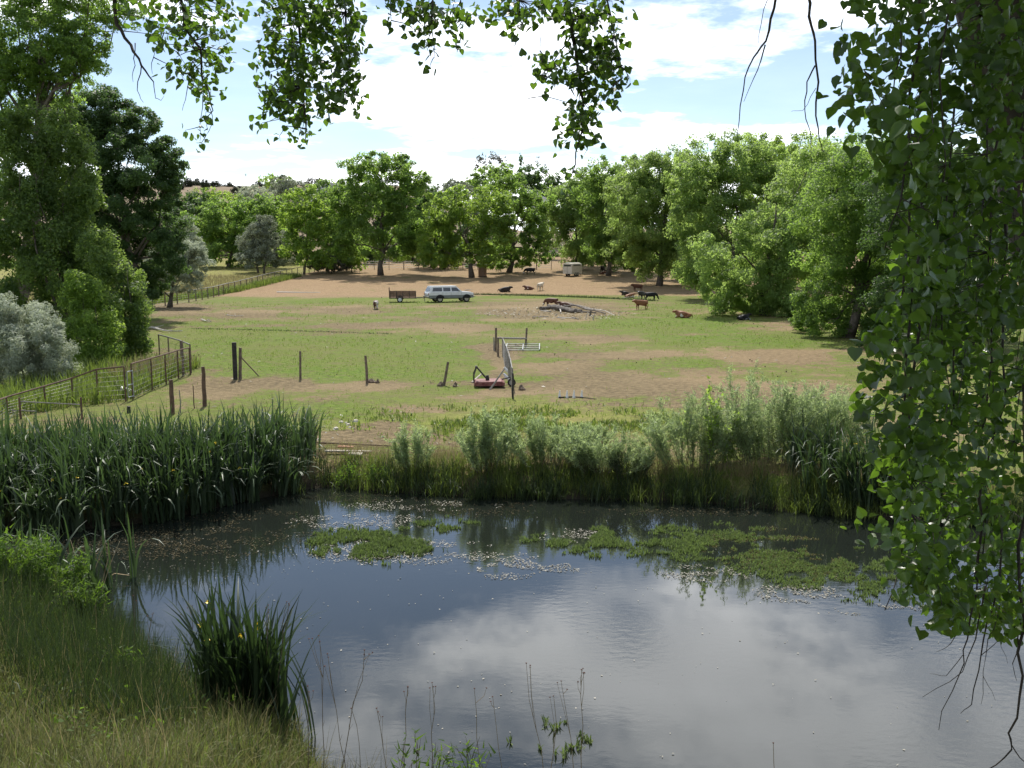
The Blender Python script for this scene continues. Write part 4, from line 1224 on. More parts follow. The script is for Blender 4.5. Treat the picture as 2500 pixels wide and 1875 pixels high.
# straw coloured dead reeds by the pale iris
straw = mat('dead_reed', (.42, .31, .17), .85, (.55, .44, .28), 9)
for i, (pl, lab) in enumerate([([(60, 1330), (75, 1370), (80, 1400)], 'bent dead reed at the edge of the picture'), ([(172, 1318), (185, 1360), (192, 1405)], 'dead reed with a crook beside the yellow bloom'),
                               ([(258, 1320), (235, 1380), (215, 1440)], 'leaning dead reed over the brown scum'), ([(292, 1322), (270, 1375), (255, 1420)], 'pale straight dead reed leaning to the iris stand'), ([(262, 1335), (265, 1360), (250, 1420)], 'hooked dead reed between the leaning ones'),
                               ([(205, 1365), (207, 1400), (200, 1440)], 'upright dead reed behind the leafy weeds'), ([(352, 1445), (315, 1475), (275, 1510)], 'broken pale reed lying towards the open water'), ([(250, 1345), (190, 1375), (150, 1420)], 'long bowed dead reed crossing the others'),
                               ([(318, 1405), (280, 1400), (250, 1420), (215, 1460)], 'arched dead reed drooping to the water')]):
    Y = 19.2
    pts = [at(a_, b_, Y + .15 * i) for a_, b_ in pl]
    last = pts[-1]
    pts.append(Vector((last.x - .05, last.y - .1, max(tz(last.x, last.y), WATER_Z) - .02)))
    base_ = pts[-1]
    o = MB().tube([p_ - base_ for p_ in pts], [.006, .009, .011, .012, .012][:len(pts)], 4).build('dead_reed', straw)
    o.location = base_
    tag(o, lab, 'reed', 'dead reeds by the pale iris')

# ------------------------------------------------------------------ the cottonwood that frames the view
LT = np.array([(0, .06, 0), (.26, -.02, .10), (.50, .20, .16), (.46, .46, .13), (.22, .78, .05), (0, 1.0, -.06), (-.26, -.02, .10), (-.50, .20, .16), (-.46, .46, .13), (-.22, .78, .05)])
LF = np.array([0, 1, 2, 3, 0, 3, 4, 5, 6, 0, 8, 7, 0, 5, 9, 8])


def leaf_verts(tpl, p, ax, nn, size):
    nn = unit(nn); a = ax - nn * np.sum(ax * nn, 1, keepdims=True); a = unit(a); s_ = np.cross(a, nn)
    sz = size[:, None, None]
    return p[:, None, :] + sz * (tpl[None, :, 0:1] * s_[:, None, :] * .98 + tpl[None, :, 1:2] * a[:, None, :] + tpl[None, :, 2:3] * nn[:, None, :])


def merged_leaves(name, p, ax, nn, size, m):
    k = len(p)
    v = leaf_verts(LT, p, ax, nn, size).reshape(-1, 3)
    f = (np.arange(k)[:, None] * 10 + LF[None, :]).ravel()
    return mesh_np(name, v, f, 4, m, np.repeat(np.clip(R.normal(.5, .25, k), 0, 1), 4), smooth=True)


LEAFV = []
for i in range(6):
    tpl = LT.copy()
    tpl[:, 2] *= R.uniform(.3, 1.8); tpl[:, 2] += tpl[:, 1] ** 2 * R.normal(0, .12); tpl[:, 0] *= R.uniform(.85, 1.1)
    LEAFV.append(mesh_np('leaf', tpl, LF, 4, M['near_leaf'], np.full(4, R.uniform(.2, .8)), smooth=True))

# the trunk stands on the near bank just outside the picture
TB = Vector((7.0, 9.0, 0)); TB.z = tz(7.0, 9.0) - .1
ftree = empty('cottonwood_tree', TB, 0, 'old cottonwood framing the view with hanging leafy branches and dark leaning trunk', 'tree', 'trees around the pasture')
tp = [TB, Vector((6.4, 9.0, 2.6)), Vector((5.7, 9.0, 4.9)), Vector((5.02, 9.0, 7.0)), Vector((4.42, 9.0, 8.8)), Vector((3.9, 9.1, 10.4)), Vector((3.4, 9.3, 12.2)), Vector((3.1, 9.5, 14.5))]
MB().tube([p_ - TB for p_ in tp], [.72, .55, .50, .46, .43, .40, .34, .2], 14).build('trunk', M['dark_bark'], ftree, smooth=True)
lb = MB()
limb1 = [tp[6], Vector((1.8, 9.6, 12.4)), Vector((0.2, 9.8, 12.1)), Vector((-1.6, 10.0, 11.9)), Vector((-3.4, 10.1, 12.1)), Vector((-5.4, 10.3, 12.4)), Vector((-7.2, 10.8, 12.6))]
lb.tube([p_ - TB for p_ in limb1], [.26, .22, .18, .15, .12, .09, .05], 9)
limb2 = [tp[5], Vector((4.6, 7.6, 11.2)), Vector((4.4, 6.2, 11.0)), Vector((3.6, 5.4, 10.6))]
lb.tube([p_ - TB for p_ in limb2], [.22, .17, .12, .07], 8)
limb3 = [tp[4], Vector((5.4, 8.0, 9.8)), Vector((6.0, 7.0, 10.2)), Vector((6.6, 6.6, 10.4))]
lb.tube([p_ - TB for p_ in limb3], [.2, .15, .1, .06], 8)
lb.build('limb', M['bark'], ftree, smooth=True)

# unseen crown above the view, lobes added to shade the hanging leaves
cp = []
for (c, r, kk) in [((5.6, 9.8, 12.8), (3.4, 3.8, 2.3), 6500), ((-2.2, 10.9, 13.4), (2.8, 2.0, 1.2), 1500), ((-6.4, 11.0, 14.0), (3.4, 2.8, 1.4), 2000), ((5.4, 6.2, 11.4), (2.6, 1.8, 1.3), 1400), ((4.0, 3.0, 11.6), (6.0, 3.2, 1.6), 4200), ((1.0, -2.0, 11.8), (8.0, 3.4, 1.8), 4200), ((-6.5, 3.0, 12.4), (4.5, 5.0, 1.6), 3000), ((7.0, 8.0, 10.6), (2.0, 2.2, 1.4), 1200), ((4.4, 8.6, 10.9), (1.9, 2.0, .8), 1700), ((2.5, 8.1, 10.9), (1.9, 1.3, .7), 3000), ((5.5, 9.5, 11.5), (2.6, 2.4, 1.2), 1800)]:
    gc = ball(max(8, kk // 14)) * np.array(r) + np.array(c)
    cp.append(gc[R.integers(0, len(gc), kk)] + R.normal(0, .22, (kk, 3)))
cp = np.concatenate(cp); k = len(cp)
LL = R.uniform(.15, .25, k)
link('crown', leaf_quads('crown', cp - np.array(TB), R.normal(size=(k, 3)), R.normal(size=(k, 3)) + np.array([0, 0, -1.0]), LL, LL * .95, np.clip(R.normal(.5, .25, k), 0, 1), M['near_leaf']), ftree)

ALL_SINGLE = []


def hanging(name_seed, stems, blobs, Y, ysd, lsize, cover, single, leaf_n=(4, 8), gr=.085, twig_r=.006, part='hanging_branch', twig_p=.8):
    """stems: photograph polylines; blobs: (px, py, r); everything at about Y metres"""
    br = MB(); nodes = []
    for st in stems:
        pts = [at(a_, b_, Y + (R.normal(0, ysd * .4))) for a_, b_ in st[0]]
        r0, r1 = st[1], st[2]
        fine = []
        for i in range(len(pts) - 1):
            seg_ = wiggle(pts[i], pts[i + 1], 3, .03)
            fine += seg_ if i == 0 else seg_[1:]
        n_ = len(fine)
        br.tube([p_ - TB for p_ in fine], [r0 + (r1 - r0) * i / (n_ - 1) for i in range(n_)], 6)
        nodes += fine
    P = []; A = []; N_ = []; S = []
    NP = np.array([tuple(p_) for p_ in nodes])
    for (px, py, r) in blobs:
        s_ = Y / F
        ng = max(1, int(cover * (r * s_) ** 2 / (gr * gr) * .9))
        for q in range(ng):
            d = ball(1)[0]
            gc = at(px + d[0] * r, py + d[1] * r, max(3.9, Y + R.normal(0, ysd)))
            dd = NP - np.array(gc)
            dist = np.linalg.norm(dd, axis=1) + np.where(dd[:, 2] < 0.0, 1.2, 0)
            j = int(np.argmin(dist))
            src = Vector(NP[j])
            L = (gc - src).length
            if L > .06 and R.random() < twig_p:
                mid = src.lerp(gc, .5) + Vector((0, 0, .06 * L)) + Vector(R.normal(0, .06 * L, 3))
                br.tube([src - TB, mid - TB, gc - TB, gc - TB + Vector((R.normal(0, .02), R.normal(0, .02), -.06))], [twig_r, twig_r * .7, twig_r * .45, twig_r * .25], 4, cap=False)
            nl = R.integers(*leaf_n)
            off = R.normal(0, gr * .62, (nl, 3))
            P.append(np.array(gc) + off)
            A.append(np.array([0, 0, -1.0]) + R.normal(0, .7, (nl, 3)) + off * 5)
            N_.append(R.normal(0, 1.0, (nl, 3)) + np.array([0, -.15, .35]))
            S.append(lsize * R.uniform(.7, 1.2, nl))
    b = br.build(part, M['dark_bark'], ftree, smooth=True)
    if not P:
        return b
    P = np.concatenate(P); A = np.concatenate(A); N_ = np.concatenate(N_); S = np.concatenate(S)
    ppx, ppy = project(P[:, 0], P[:, 1], P[:, 2])
    infr = (ppx > 5) & (ppx < 2495) & (ppy > 5) & (ppy < 1870)
    score = np.where(infr, S / P[:, 1] + R.random(len(P)) * .002, 0)
    idx = np.argsort(-score)[:single]
    isg = np.zeros(len(P), bool); isg[idx] = True
    rest = ~isg
    link('leaves', merged_leaves('leaves', P[rest] - np.array(TB), A[rest], N_[rest], S[rest], M['near_leaf']), b)['kind'] = 'stuff'
    for i in idx:
        n_ = Vector(N_[i]).normalized(); a_ = Vector(A[i]); a_ = (a_ - n_ * a_.dot(n_)).normalized(); s_ = a_.cross(n_)
        o = link('leaf', LEAFV[R.integers(0, 6)], b)
        mt = Matrix((s_, a_, n_)).transposed().to_4x4()
        o.matrix_local = Matrix.Translation(Vector(P[i]) - TB) @ mt @ Matrix.Diagonal((S[i], S[i], S[i], 1))
    return b


hanging(1, [([(690, -520), (715, -100), (730, 60), (740, 170), (748, 300), (745, 345)], .022, .004), ([(840, -480), (835, -60), (845, 80), (850, 210), (835, 270)], .016, .004)],
        [(690, 30, 60), (760, 30, 70), (830, 30, 60), (680, 110, 50), (750, 110, 60), (830, 110, 55), (645, 150, 22), (690, 200, 60), (770, 190, 60), (840, 190, 50), (660, 250, 26), (730, 260, 50), (800, 260, 42), (860, 240, 28), (740, 310, 30), (650, 300, 18), (676, 335, 14), (745, 345, 12)],
        9.8, .25, .070, 3.2, 34)
hanging(2, [([(255, -560), (275, -40), (285, 60), (320, 110), (345, 160), (375, 200)], .03, .006), ([(430, -540), (440, -40), (450, 60), (490, 120), (505, 210), (520, 270)], .024, .005),
            ([(330, 105), (330, 160), (325, 200)], .006, .002), ([(345, 160), (335, 220), (350, 250)], .006, .002), ([(375, 200), (380, 240), (400, 235)], .005, .002), ([(470, 150), (455, 230), (445, 270)], .005, .002), ([(500, 210), (490, 290), (488, 345)], .005, .002), ([(505, 250), (520, 300), (503, 330)], .005, .002), ([(400, 80), (375, 140), (372, 180)], .006, .002)],
        [(330, 10, 45), (400, 20, 50), (470, 30, 50), (545, 20, 40), (380, 90, 36), (450, 90, 40), (520, 100, 40), (440, 160, 30), (500, 160, 45), (535, 150, 28), (420, 190, 18), (490, 210, 32), (530, 220, 22), (515, 265, 20), (505, 310, 6), (455, 320, 5), (490, 350, 6), (500, 335, 6), (600, 40, 18)],
        10.2, .3, .068, 2.6, 22)
hanging(3, [([(1040, -540), (1050, -60), (1055, 40), (1060, 140)], .016, .003), ([(1120, -500), (1120, -40), (1130, 80)], .012, .003), ([(960, -520), (955, -40), (955, 50)], .012, .003)],
        [(965, 15, 36), (1010, 20, 36), (1060, 30, 46), (1120, 30, 42), (1165, 30, 18), (1030, 70, 36), (1090, 70, 26), (1150, 70, 16), (1062, 110, 26), (1120, 110, 18), (1045, 148, 14), (955, 60, 12)],
        9.6, .2, .070, 2.4, 20)
hanging(4, [([(1380, -560), (1382, -40), (1398, 90), (1412, 170), (1425, 250), (1412, 350), (1395, 430)], .028, .004), ([(1260, -520), (1265, -30), (1275, 60)], .012, .003), ([(1480, -520), (1482, 0), (1500, 90), (1520, 190)], .012, .003), ([(1400, 80), (1350, 150), (1320, 185)], .008, .003), ([(1320, 90), (1318, 190), (1275, 245)], .003, .0012), ([(1330, 150), (1300, 220), (1290, 240)], .003, .0012)],
        [(1230, 15, 36), (1280, 40, 36), (1250, 78, 20), (1320, 15, 38), (1370, 30, 36), (1420, 30, 50), (1470, 30, 50), (1400, 100, 26), (1450, 110, 55), (1500, 100, 26), (1330, 130, 20), (1350, 160, 38), (1430, 180, 55), (1490, 170, 40), (1308, 182, 14), (1522, 190, 18), (1420, 240, 45), (1480, 230, 28), (1370, 200, 20), (1350, 275, 13), (1420, 280, 32), (1402, 330, 32), (1440, 320, 22), (1430, 360, 14), (1380, 350, 12), (1393, 412, 8), (1385, 428, 9)],
        9.4, .22, .072, 3.2, 44)
# bare twigs in the upper part of the view
hanging(5, [([(1960, -420), (1915, -60), (1890, 20), (1870, 100), (1840, 140), (1815, 220), (1800, 330)], .016, .003), ([(1868, 110), (1850, 170), (1816, 248)], .007, .002), ([(1975, -420), (1965, -60), (1975, 40), (1990, 100), (1992, 250), (2000, 340), (2010, 372)], .018, .003),
            ([(1990, 160), (1970, 200), (1965, 270), (1980, 330), (1983, 400)], .007, .002), ([(1930, -200), (1890, -40), (1858, 60), (1852, 105)], .006, .0015), ([(1992, 215), (1960, 270), (1932, 272)], .003, .001)], [], 8.6, .1, .08, 1, 0)

# the dense curtain of leaves beside the trunk
LEFT = np.array([(-60, 2000), (0, 2010), (100, 2030), (200, 2010), (300, 2040), (380, 2090), (500, 2150), (600, 2200), (700, 2200), (780, 2150), (850, 2080), (950, 2078), (1000, 2100), (1100, 2140), (1200, 2140), (1300, 2100), (1380, 2190), (1480, 2240), (1520, 2330)])
curt = []
rngc = np.random.default_rng(3)
strips = [(-60, 330), (330, 640), (640, 900), (900, 1180), (1180, 1520)]
for si, (y0, y1) in enumerate(strips):
    for half in range(2):
        blobs = []
        for q in range(58):
            yy_ = rngc.uniform(y0, y1)
            xl = np.interp(yy_, LEFT[:, 0], LEFT[:, 1]) + 34
            xm = 2230 + (yy_ > 1400) * 60
            xx_ = rngc.uniform(xl, min(xm + 60, 2470)) if half == 0 else rngc.uniform(max(xl, xm), 2540)
            blobs.append((xx_, yy_, 34))
        xc = 2180 + 200 * half
        Yc = 6.0 if half == 0 else 6.9
        hanging(6, [([(xc + 70, y0 - 420), (xc + 40, y0 - 100), (xc + 20, (y0 + y1) / 2), (xc - 20, y1 - 30)], .010, .003), ([(xc + 150, y0 - 380), (xc + 120, y0 - 60), (xc + 100, y1)], .007, .002)],
                blobs, Yc, .55, .074, 2.0 if half == 0 else 2.6, 18 if half == 0 else 0, leaf_n=(6, 11), gr=.10, twig_p=.3, twig_r=.004)
# bare twigs dangling over the water
hanging(7, [([(2400, 1150), (2385, 1380), (2375, 1480), (2362, 1560), (2345, 1640), (2292, 1782)], .010, .002), ([(2405, 1430), (2382, 1560), (2350, 1640), (2252, 1702)], .006, .0015), ([(2445, 1250), (2425, 1480), (2395, 1600), (2372, 1720), (2345, 1742)], .008, .0015),
            ([(2520, 1150), (2490, 1450), (2497, 1650), (2462, 1790), (2470, 1830), (2410, 1880)], .012, .004), ([(2362, 1500), (2322, 1570), (2285, 1592)], .004, .001), ([(2492, 1520), (2472, 1620), (2482, 1662)], .005, .0015), ([(2465, 1800), (2490, 1850), (2520, 1880)], .005, .002),
            ([(2440, 1480), (2412, 1560), (2400, 1680), (2395, 1720)], .004, .001), ([(2400, 1650), (2430, 1710)], .002, .001), ([(2360, 1480), (2340, 1500), (2300, 1540)], .003, .001), ([(2350, 1600), (2310, 1650), (2270, 1645)], .003, .001), ([(2395, 1600), (2440, 1560), (2460, 1620)], .003, .001)], [], 6.2, .12, .08, 1, 0)

# ------------------------------------------------------------------ vehicles
M['white_paint'] = mat('white_paint', (.74, .75, .76), .32, (.66, .67, .68), 2, spec=.5, coat=.3)
M['grey_paint'] = mat('grey_paint', (.20, .215, .21), .4, (.16, .17, .165), 2, spec=.5)
M['glass'] = mat('dark_glass', (.030, .036, .042), .08, (.045, .05, .055), 2, spec=.8)
M['rubber'] = mat('tyre_rubber', (.022, .021, .020), .9, (.045, .04, .036), 8)
M['chrome'] = mat('dull_chrome', (.55, .55, .54), .3, (.45, .45, .44), 5, metal=.8)
M['lamp_red'] = mat('red_lamp', (.25, .02, .015), .3)
M['lamp_clear'] = mat('clear_lamp', (.6, .6, .55), .2)
M['under'] = mat('underbody', (.02, .02, .02), .9)
M['board'] = mat('trailer_board', (.15, .092, .060), .85, (.25, .165, .115), 5, bump=.4)
M['cream'] = mat('cream_metal', (.62, .58, .49), .45, (.52, .48, .40), 3, spec=.4)
M['brown_plastic'] = mat('brown_plastic', (.215, .130, .085), .55, (.175, .105, .07), 3)
M['white_plastic'] = mat('white_plastic', (.78, .78, .76), .5)
M['red_paint'] = mat('faded_red_paint', (.135, .032, .034), .65, (.24, .105, .09), 5)
M['black_iron'] = mat('black_iron', (.022, .020, .020), .7, (.05, .04, .035), 6)
M['stucco'] = mat('white_stucco', (.70, .70, .69), .85)
M['tin'] = mat('tin_roof', (.60, .61, .62), .4, metal=.4)
M['stone'] = mat('pale_stone', (.46, .42, .35), .9, (.62, .57, .48), 6, bump=.5)
M['clod'] = mat('earth_clod', (.10, .075, .055), .95, (.16, .12, .085), 8, bump=.8)
M['plank'] = mat('old_plank', (.36, .32, .26), .9, (.50, .45, .38), 4, bump=.3)
M['red_plank'] = mat('red_board', (.36, .16, .10), .85, (.46, .25, .17), 4)


def wheel(parent, loc, r, wd, rim_mat='chrome'):
    t_ = MB()
    n = 20
    prof = [(r * .62, -wd / 2), (r * .94, -wd / 2), (r, -wd * .32), (r, wd * .32), (r * .94, wd / 2), (r * .62, wd / 2)]
    b = len(t_.v)
    for k in range(n):
        a = 2 * math.pi * k / n
        for rr, yy_ in prof:
            t_.v.append((rr * math.cos(a), yy_, rr * math.sin(a)))
    m_ = len(prof)
    for k in range(n):
        for q in range(m_ - 1):
            t_.f.append((k * m_ + q, k * m_ + q + 1, ((k + 1) % n) * m_ + q + 1, ((k + 1) % n) * m_ + q))
    w_ = t_.build('wheel', M['rubber'], parent, smooth=True)
    w_.location = loc
    rm = MB().tube([(0, -wd * .40, 0), (0, wd * .40, 0)], r * .63, 18)
    rm.tube([(0, -wd * .46, 0), (0, wd * .46, 0)], r * .2, 10)
    rm.build('rim', M[rim_mat], w_)
    return w_


def arch_profile(x0, x1, z0, z1, axles, r):
    """side outline with round wheel openings in its lower edge"""
    pts = [(x0, z1), (x0, z0)]
    for ax in sorted(axles):
        for k in range(9):
            a = math.pi - math.pi * k / 8
            zz_ = max(z0, .38 + r * math.sin(a) * 1.0) if 0 < k < 8 else z0
            pts.append((ax + r * math.cos(a), zz_))
    pts += [(x1, z0), (x1, z1)]
    return pts


def suv():
    c = gpt(1096, 737)
    root = empty('station_wagon', (c.x, c.y, c.z), rad(22), 'long white and grey station wagon truck parked on the grass', 'truck')
    ax = (-1.40, 1.88)
    lo = MB().prism(arch_profile(-2.70, 2.70, .50, .82, ax, .50), -1.00, 1.00)
    lo.build('lower_body', M['grey_paint'], root)
    up_ = MB().prism([(-2.72, .82), (2.74, .82), (2.74, 1.02), (2.66, 1.10), (1.35, 1.22), (-2.66, 1.22), (-2.74, 1.05)][::-1], -1.005, 1.005)
    # raise the wheel openings into the white side with dark housings
    body = up_.build('body', M['white_paint'], root, bevel=.03)
    for a in ax:
        for s in (-1, 1):
            hb = MB()
            pts = [(a + .52 * math.cos(math.pi * k / 12), .46 + .46 * math.sin(math.pi * k / 12)) for k in range(13)]
            hb.prism(pts, s * 1.006 - .012, s * 1.006 + .004)
            hb.build('wheel_housing', M['under'], root)
            wheel(root, (a, s * .86, .40), .40, .27)
    # cabin
    g_ = MB()
    b0 = [(-2.66, 1.22), (1.33, 1.22)]; t0 = [(-2.36, 1.84), (.70, 1.84)]
    yb, yt = .965, .82
    v = [(-2.66, -yb, 1.22), (1.33, -yb, 1.22), (1.33, yb, 1.22), (-2.66, yb, 1.22), (-2.36, -yt, 1.84), (.66, -yt, 1.84), (.66, yt, 1.84), (-2.36, yt, 1.84)]
    g_.v = v; g_.f = [(0, 3, 2, 1), (4, 5, 6, 7), (0, 1, 5, 4), (1, 2, 6, 5), (2, 3, 7, 6), (3, 0, 4, 7)]
    cab = g_.build('cabin', M['white_paint'], root, bevel=.03)
    rf = MB().box((-.86, 0, 1.86), (3.06, 1.66, .07)).build('roof', M['white_paint'], root, bevel=.03)

    def pane(name, x0, x1, x2, x3, z0, z1, s):
        f0 = (z0 - 1.22) / .62; f1 = (z1 - 1.22) / .62
        y0 = yb + (yt - yb) * f0 + .004; y1 = yb + (yt - yb) * f1 + .004
        m_ = MB()
        pts = [(x0, y0 * s, z0), (x1, y0 * s, z0), (x2, y1 * s, z1), (x3, y1 * s, z1)]
        m_.ngon(pts if s < 0 else pts[::-1])
        m_.build(name, M['glass'], root)
    for s in (-1, 1):
        pane('window', -2.32, -1.12, -1.12, -2.18, 1.30, 1.72, s)
        pane('window', -.98, -.10, -.10, -.98, 1.30, 1.72, s)
        pane('window', .04, 1.06, .66, .04, 1.30, 1.72, s)
        MB().box((.92, s * 1.07, 1.34), (.10, .16, .2)).build('mirror', M['chrome'], root)
        for dx_ in (-1.05, -.03, 1.2):
            MB().box((dx_, s * 1.006, 1.02), (.015, .006, .4)).build('door_seam', M['under'], root)
        MB().box((-.2, s * 1.012, 1.12), (.14, .02, .03)).build('door_handle', M['chrome'], root)
        MB().box((-2.745, s * .86, 1.0), (.03, .16, .26)).build('tail_light', M['lamp_red'], root)
        MB().box((2.75, s * .78, .95), (.03, .28, .16)).build('headlight', M['lamp_clear'], root)
    m_ = MB(); m_.ngon([(-2.642, -.78, 1.32), (-2.642 + .0, .78, 1.32), (-2.445, .70, 1.74), (-2.445, -.70, 1.74)][::-1])
    m_.v = [(x - .012, y, z) for x, y, z in m_.v]; m_.build('rear_window', M['glass'], root)
    m_ = MB(); m_.ngon([(1.285, -.86, 1.28), (1.285, .86, 1.28), (.74, .74, 1.78), (.74, -.74, 1.78)])
    m_.v = [(x + .012, y, z + .006) for x, y, z in m_.v]; m_.build('windscreen', M['glass'], root)
    MB().box((2.76, 0, .95), (.03, 1.2, .2)).build('grille', M['under'], root)
    MB().box((-2.82, 0, .66), (.12, 1.9, .17)).build('rear_bumper', M['chrome'], root, bevel=.02)
    MB().box((2.80, 0, .66), (.14, 1.94, .18)).build('front_bumper', M['chrome'], root, bevel=.02)
    MB().box((0, 0, .48), (4.6, 1.3, .16)).build('chassis', M['under'], root)
    MB().box((1.9, 0, 1.19), (1.3, 1.3, .05), Matrix.Rotation(rad(4.5), 3, 'Y')).build('bonnet_ridge', M['white_paint'], root, bevel=.02)


suv()


def cargo_trailer():
    c = gpt(984, 737.5)
    root = empty('cargo_trailer', c, rad(6), 'small slatted wooden cargo trailer hitched behind the white truck', 'trailer')
    MB().box((0, 0, .56), (3.1, 1.6, .08)).build('bed', M['board'], root)
    fr = MB().box((0, .78, .50), (3.2, .06, .1)).box((0, -.78, .50), (3.2, .06, .1)).box((1.57, 0, .50), (.06, 1.6, .1)).box((-1.57, 0, .50), (.06, 1.6, .1))
    fr.tube([(1.55, .5, .5), (2.7, 0, .52)], .045, 6).tube([(1.55, -.5, .5), (2.7, 0, .52)], .045, 6)
    fr.build('chassis', M['black_iron'], root)
    for s in (-1, 1):
        for k in range(4):
            MB().box((0, s * .79, .70 + .18 * k), (3.06, .03, .13 if k < 3 else .10)).build('slat', M['board'], root)
        for k in range(5):
            MB().box((-1.5 + k * .75, s * .815, .92), (.07, .03, .76)).build('stake', M['black_iron'], root)
        wheel(root, (-.35, s * .93, .34), .34, .2, 'white_paint')
        fd = MB()
        fd.tube([(-.35 + .42 * math.cos(a), s * .93, .36 + .42 * math.sin(a)) for a in np.linspace(.1, math.pi - .1, 7)], .05, 4)
        fd.build('mudguard', M['black_iron'], root)
        MB().tube([(-1.56, s * .76, .5), (-1.6, s * .76, 1.72)], .05, 6).build('tailgate_post', M['board'], root)
    for k in range(6):
        MB().box((-1.60, 0, .68 + .19 * k), (.04, 1.5, .14)).build('tailgate_slat', M['board'], root)
    for k in range(4):
        MB().box((1.52, 0, .70 + .18 * k), (.03, 1.5, .13)).build('slat', M['board'], root)
    MB().tube([(2.55, 0, .05), (2.55, 0, .7)], .035, 6).build('jack_stand', M['steel'], root)


cargo_trailer()


def horse_trailer():
    c = gpt(1398, 674)
    root = empty('horse_trailer', c, rad(58), 'boxy cream horse trailer with a dark slot window on bare earth', 'trailer')
    sec = [(-.92, .42), (.92, .42), (.95, 1.2), (.93, 2.0), (.78, 2.26), (.4, 2.36), (-.4, 2.36), (-.78, 2.26), (-.93, 2.0), (-.95, 1.2)]
    m_ = MB()
    n = len(sec)
    for x, k in ((-2.0, .97), (-1.85, 1.0), (1.6, 1.0), (1.95, .93)):
        for y, z in sec:
            m_.v.append((x, y * k, .42 + (z - .42) * (k * .5 + .5)))
    for i in range(3):
        for k in range(n):
            m_.f.append((i * n + k, i * n + (k + 1) % n, (i + 1) * n + (k + 1) % n, (i + 1) * n + k))
    m_.f.append(tuple(range(n))[::-1]); m_.f.append(tuple(range(3 * n, 4 * n)))
    m_.build('body', M['cream'], root, bevel=.03)
    MB().box((-.15, 0, 2.37), (3.3, .8, .03)).build('roof', M['white_paint'], root)
    MB().box((-2.005, 0, 1.9), (.02, 1.45, .32)).build('window', M['glass'], root)
    MB().box((-2.01, 0, 1.1), (.02, .03, 1.3)).build('door_seam', M['under'], root)
    for s in (-1, 1):
        MB().box((-.2, s * .952, 1.95), (2.6, .012, .2)).build('side_slot', M['under'], root)
        for x in (-.55, .25):
            wheel(root, (x, s * .86, .34), .34, .22, 'cream')
        MB().box((-.15, s * .97, .68), (1.7, .1, .06)).build('mudguard', M['cream'], root)
    MB().tube([(1.9, .5, .45), (3.1, 0, .45)], .05, 6).tube([(1.9, -.5, .45), (3.1, 0, .45)], .05, 6).tube([(3.0, 0, 0), (3.0, 0, .6)], .04, 6).build('drawbar', M['black_iron'], root)


horse_trailer()


def toilet():
    c = gpt(1178, 676)
    root = empty('portable_toilet', c, rad(-25), 'brown portable toilet with a white domed roof under the trees', 'portable toilet')
    MB().box((0, 0, 1.05), (1.1, 1.15, 1.98)).build('cabin', M['brown_plastic'], root, bevel=.04)
    MB().box((0, 0, .05), (1.2, 1.25, .1)).build('base', M['black_iron'], root)
    MB().box((0, -.58, 1.02), (.78, .03, 1.8)).build('door', M['brown_plastic'], root, bevel=.01)
    MB().box((.28, -.60, 1.0), (.05, .03, .12)).build('handle', M['black_iron'], root)
    MB().box((0, 0, 2.14), (1.14, 1.2, .2), taper=.72).build('roof', M['white_plastic'], root, bevel=.04)
    MB().tube([(-.45, .5, 1.6), (-.45, .5, 2.45)], .05, 8).build('vent_pipe', M['white_plastic'], root)


toilet()


def mower():
    c = gpt(1194, 944)
    root = empty('brush_mower', c, rad(4), 'faded red tractor brush mower with black hitch frame by the wire fence', 'mower')
    MB().prism([(-.95, .22), (-.85, .40), (.75, .42), (.95, .32), (.95, .14), (-.95, .14)][::-1], -.7, .75).build('deck', M['red_paint'], root, bevel=.02)
    MB().prism([(-.95, .14), (.95, .14), (.95, .36), (-.95, .36)][::-1], -.75, -.70).build('skirt', M['red_paint'], root)
    MB().box((-.1, 0, .50), (.22, .24, .2)).tube([(-.1, 0, .5), (-.1, 0, .72)], .1, 8).build('gearbox', M['black_iron'], root)
    for s in (-.45, .45):
        MB().tube([(-.95, s, .3), (-.95, s, .8), (-.78, s * .35, 1.25)], .04, 6).tube([(-.78, s * .35, 1.25), (-.1, s * .5, .44)], .04, 6).build('hitch_frame', M['black_iron'], root)
    MB().box((-.80, 0, 1.25), (.14, .34, .12)).build('hitch_bracket', M['black_iron'], root)
    MB().tube([(.8, 0, .45), (1.35, 0, .58)], .045, 6).tube([(1.35, 0, .58), (1.42, 0, .25)], .035, 6).build('tail_arm', M['black_iron'], root)
    wheel(root, (1.42, 0, .25), .26, .13, 'steel')

    root.scale = (.76, .76, .76)


mower()


# ------------------------------------------------------------------ posts, fences and gates
def post(label, px, top, bot, r=.055, m='post_wood', lean=0.0, square=False, name='fence_post', group='posts of the open fence line', tilt=0.0):
    b = gpt(px, bot)
    h = (at(px, top, b.y).z - b.z)
    if square:
        o = MB().box((0, 0, h / 2 - .1), (r * 2, r * 2, h + .2)).build(name, M[m], bevel=.008)
    else:
        k = 6
        pts = [Vector((lean * h * i / k + R.normal(0, .006), tilt * h * i / k, -.2 + (h + .2) * i / k)) for i in range(k + 1)]
        o = MB().tube(pts, [r * (1.1 - .22 * i / k) for i in range(k + 1)], 8).build(name, M[m], smooth=False)
    o.location = b
    o.rotation_euler = (0, 0, R.uniform(0, .5))
    return tag(o, label, 'post', group), b, h


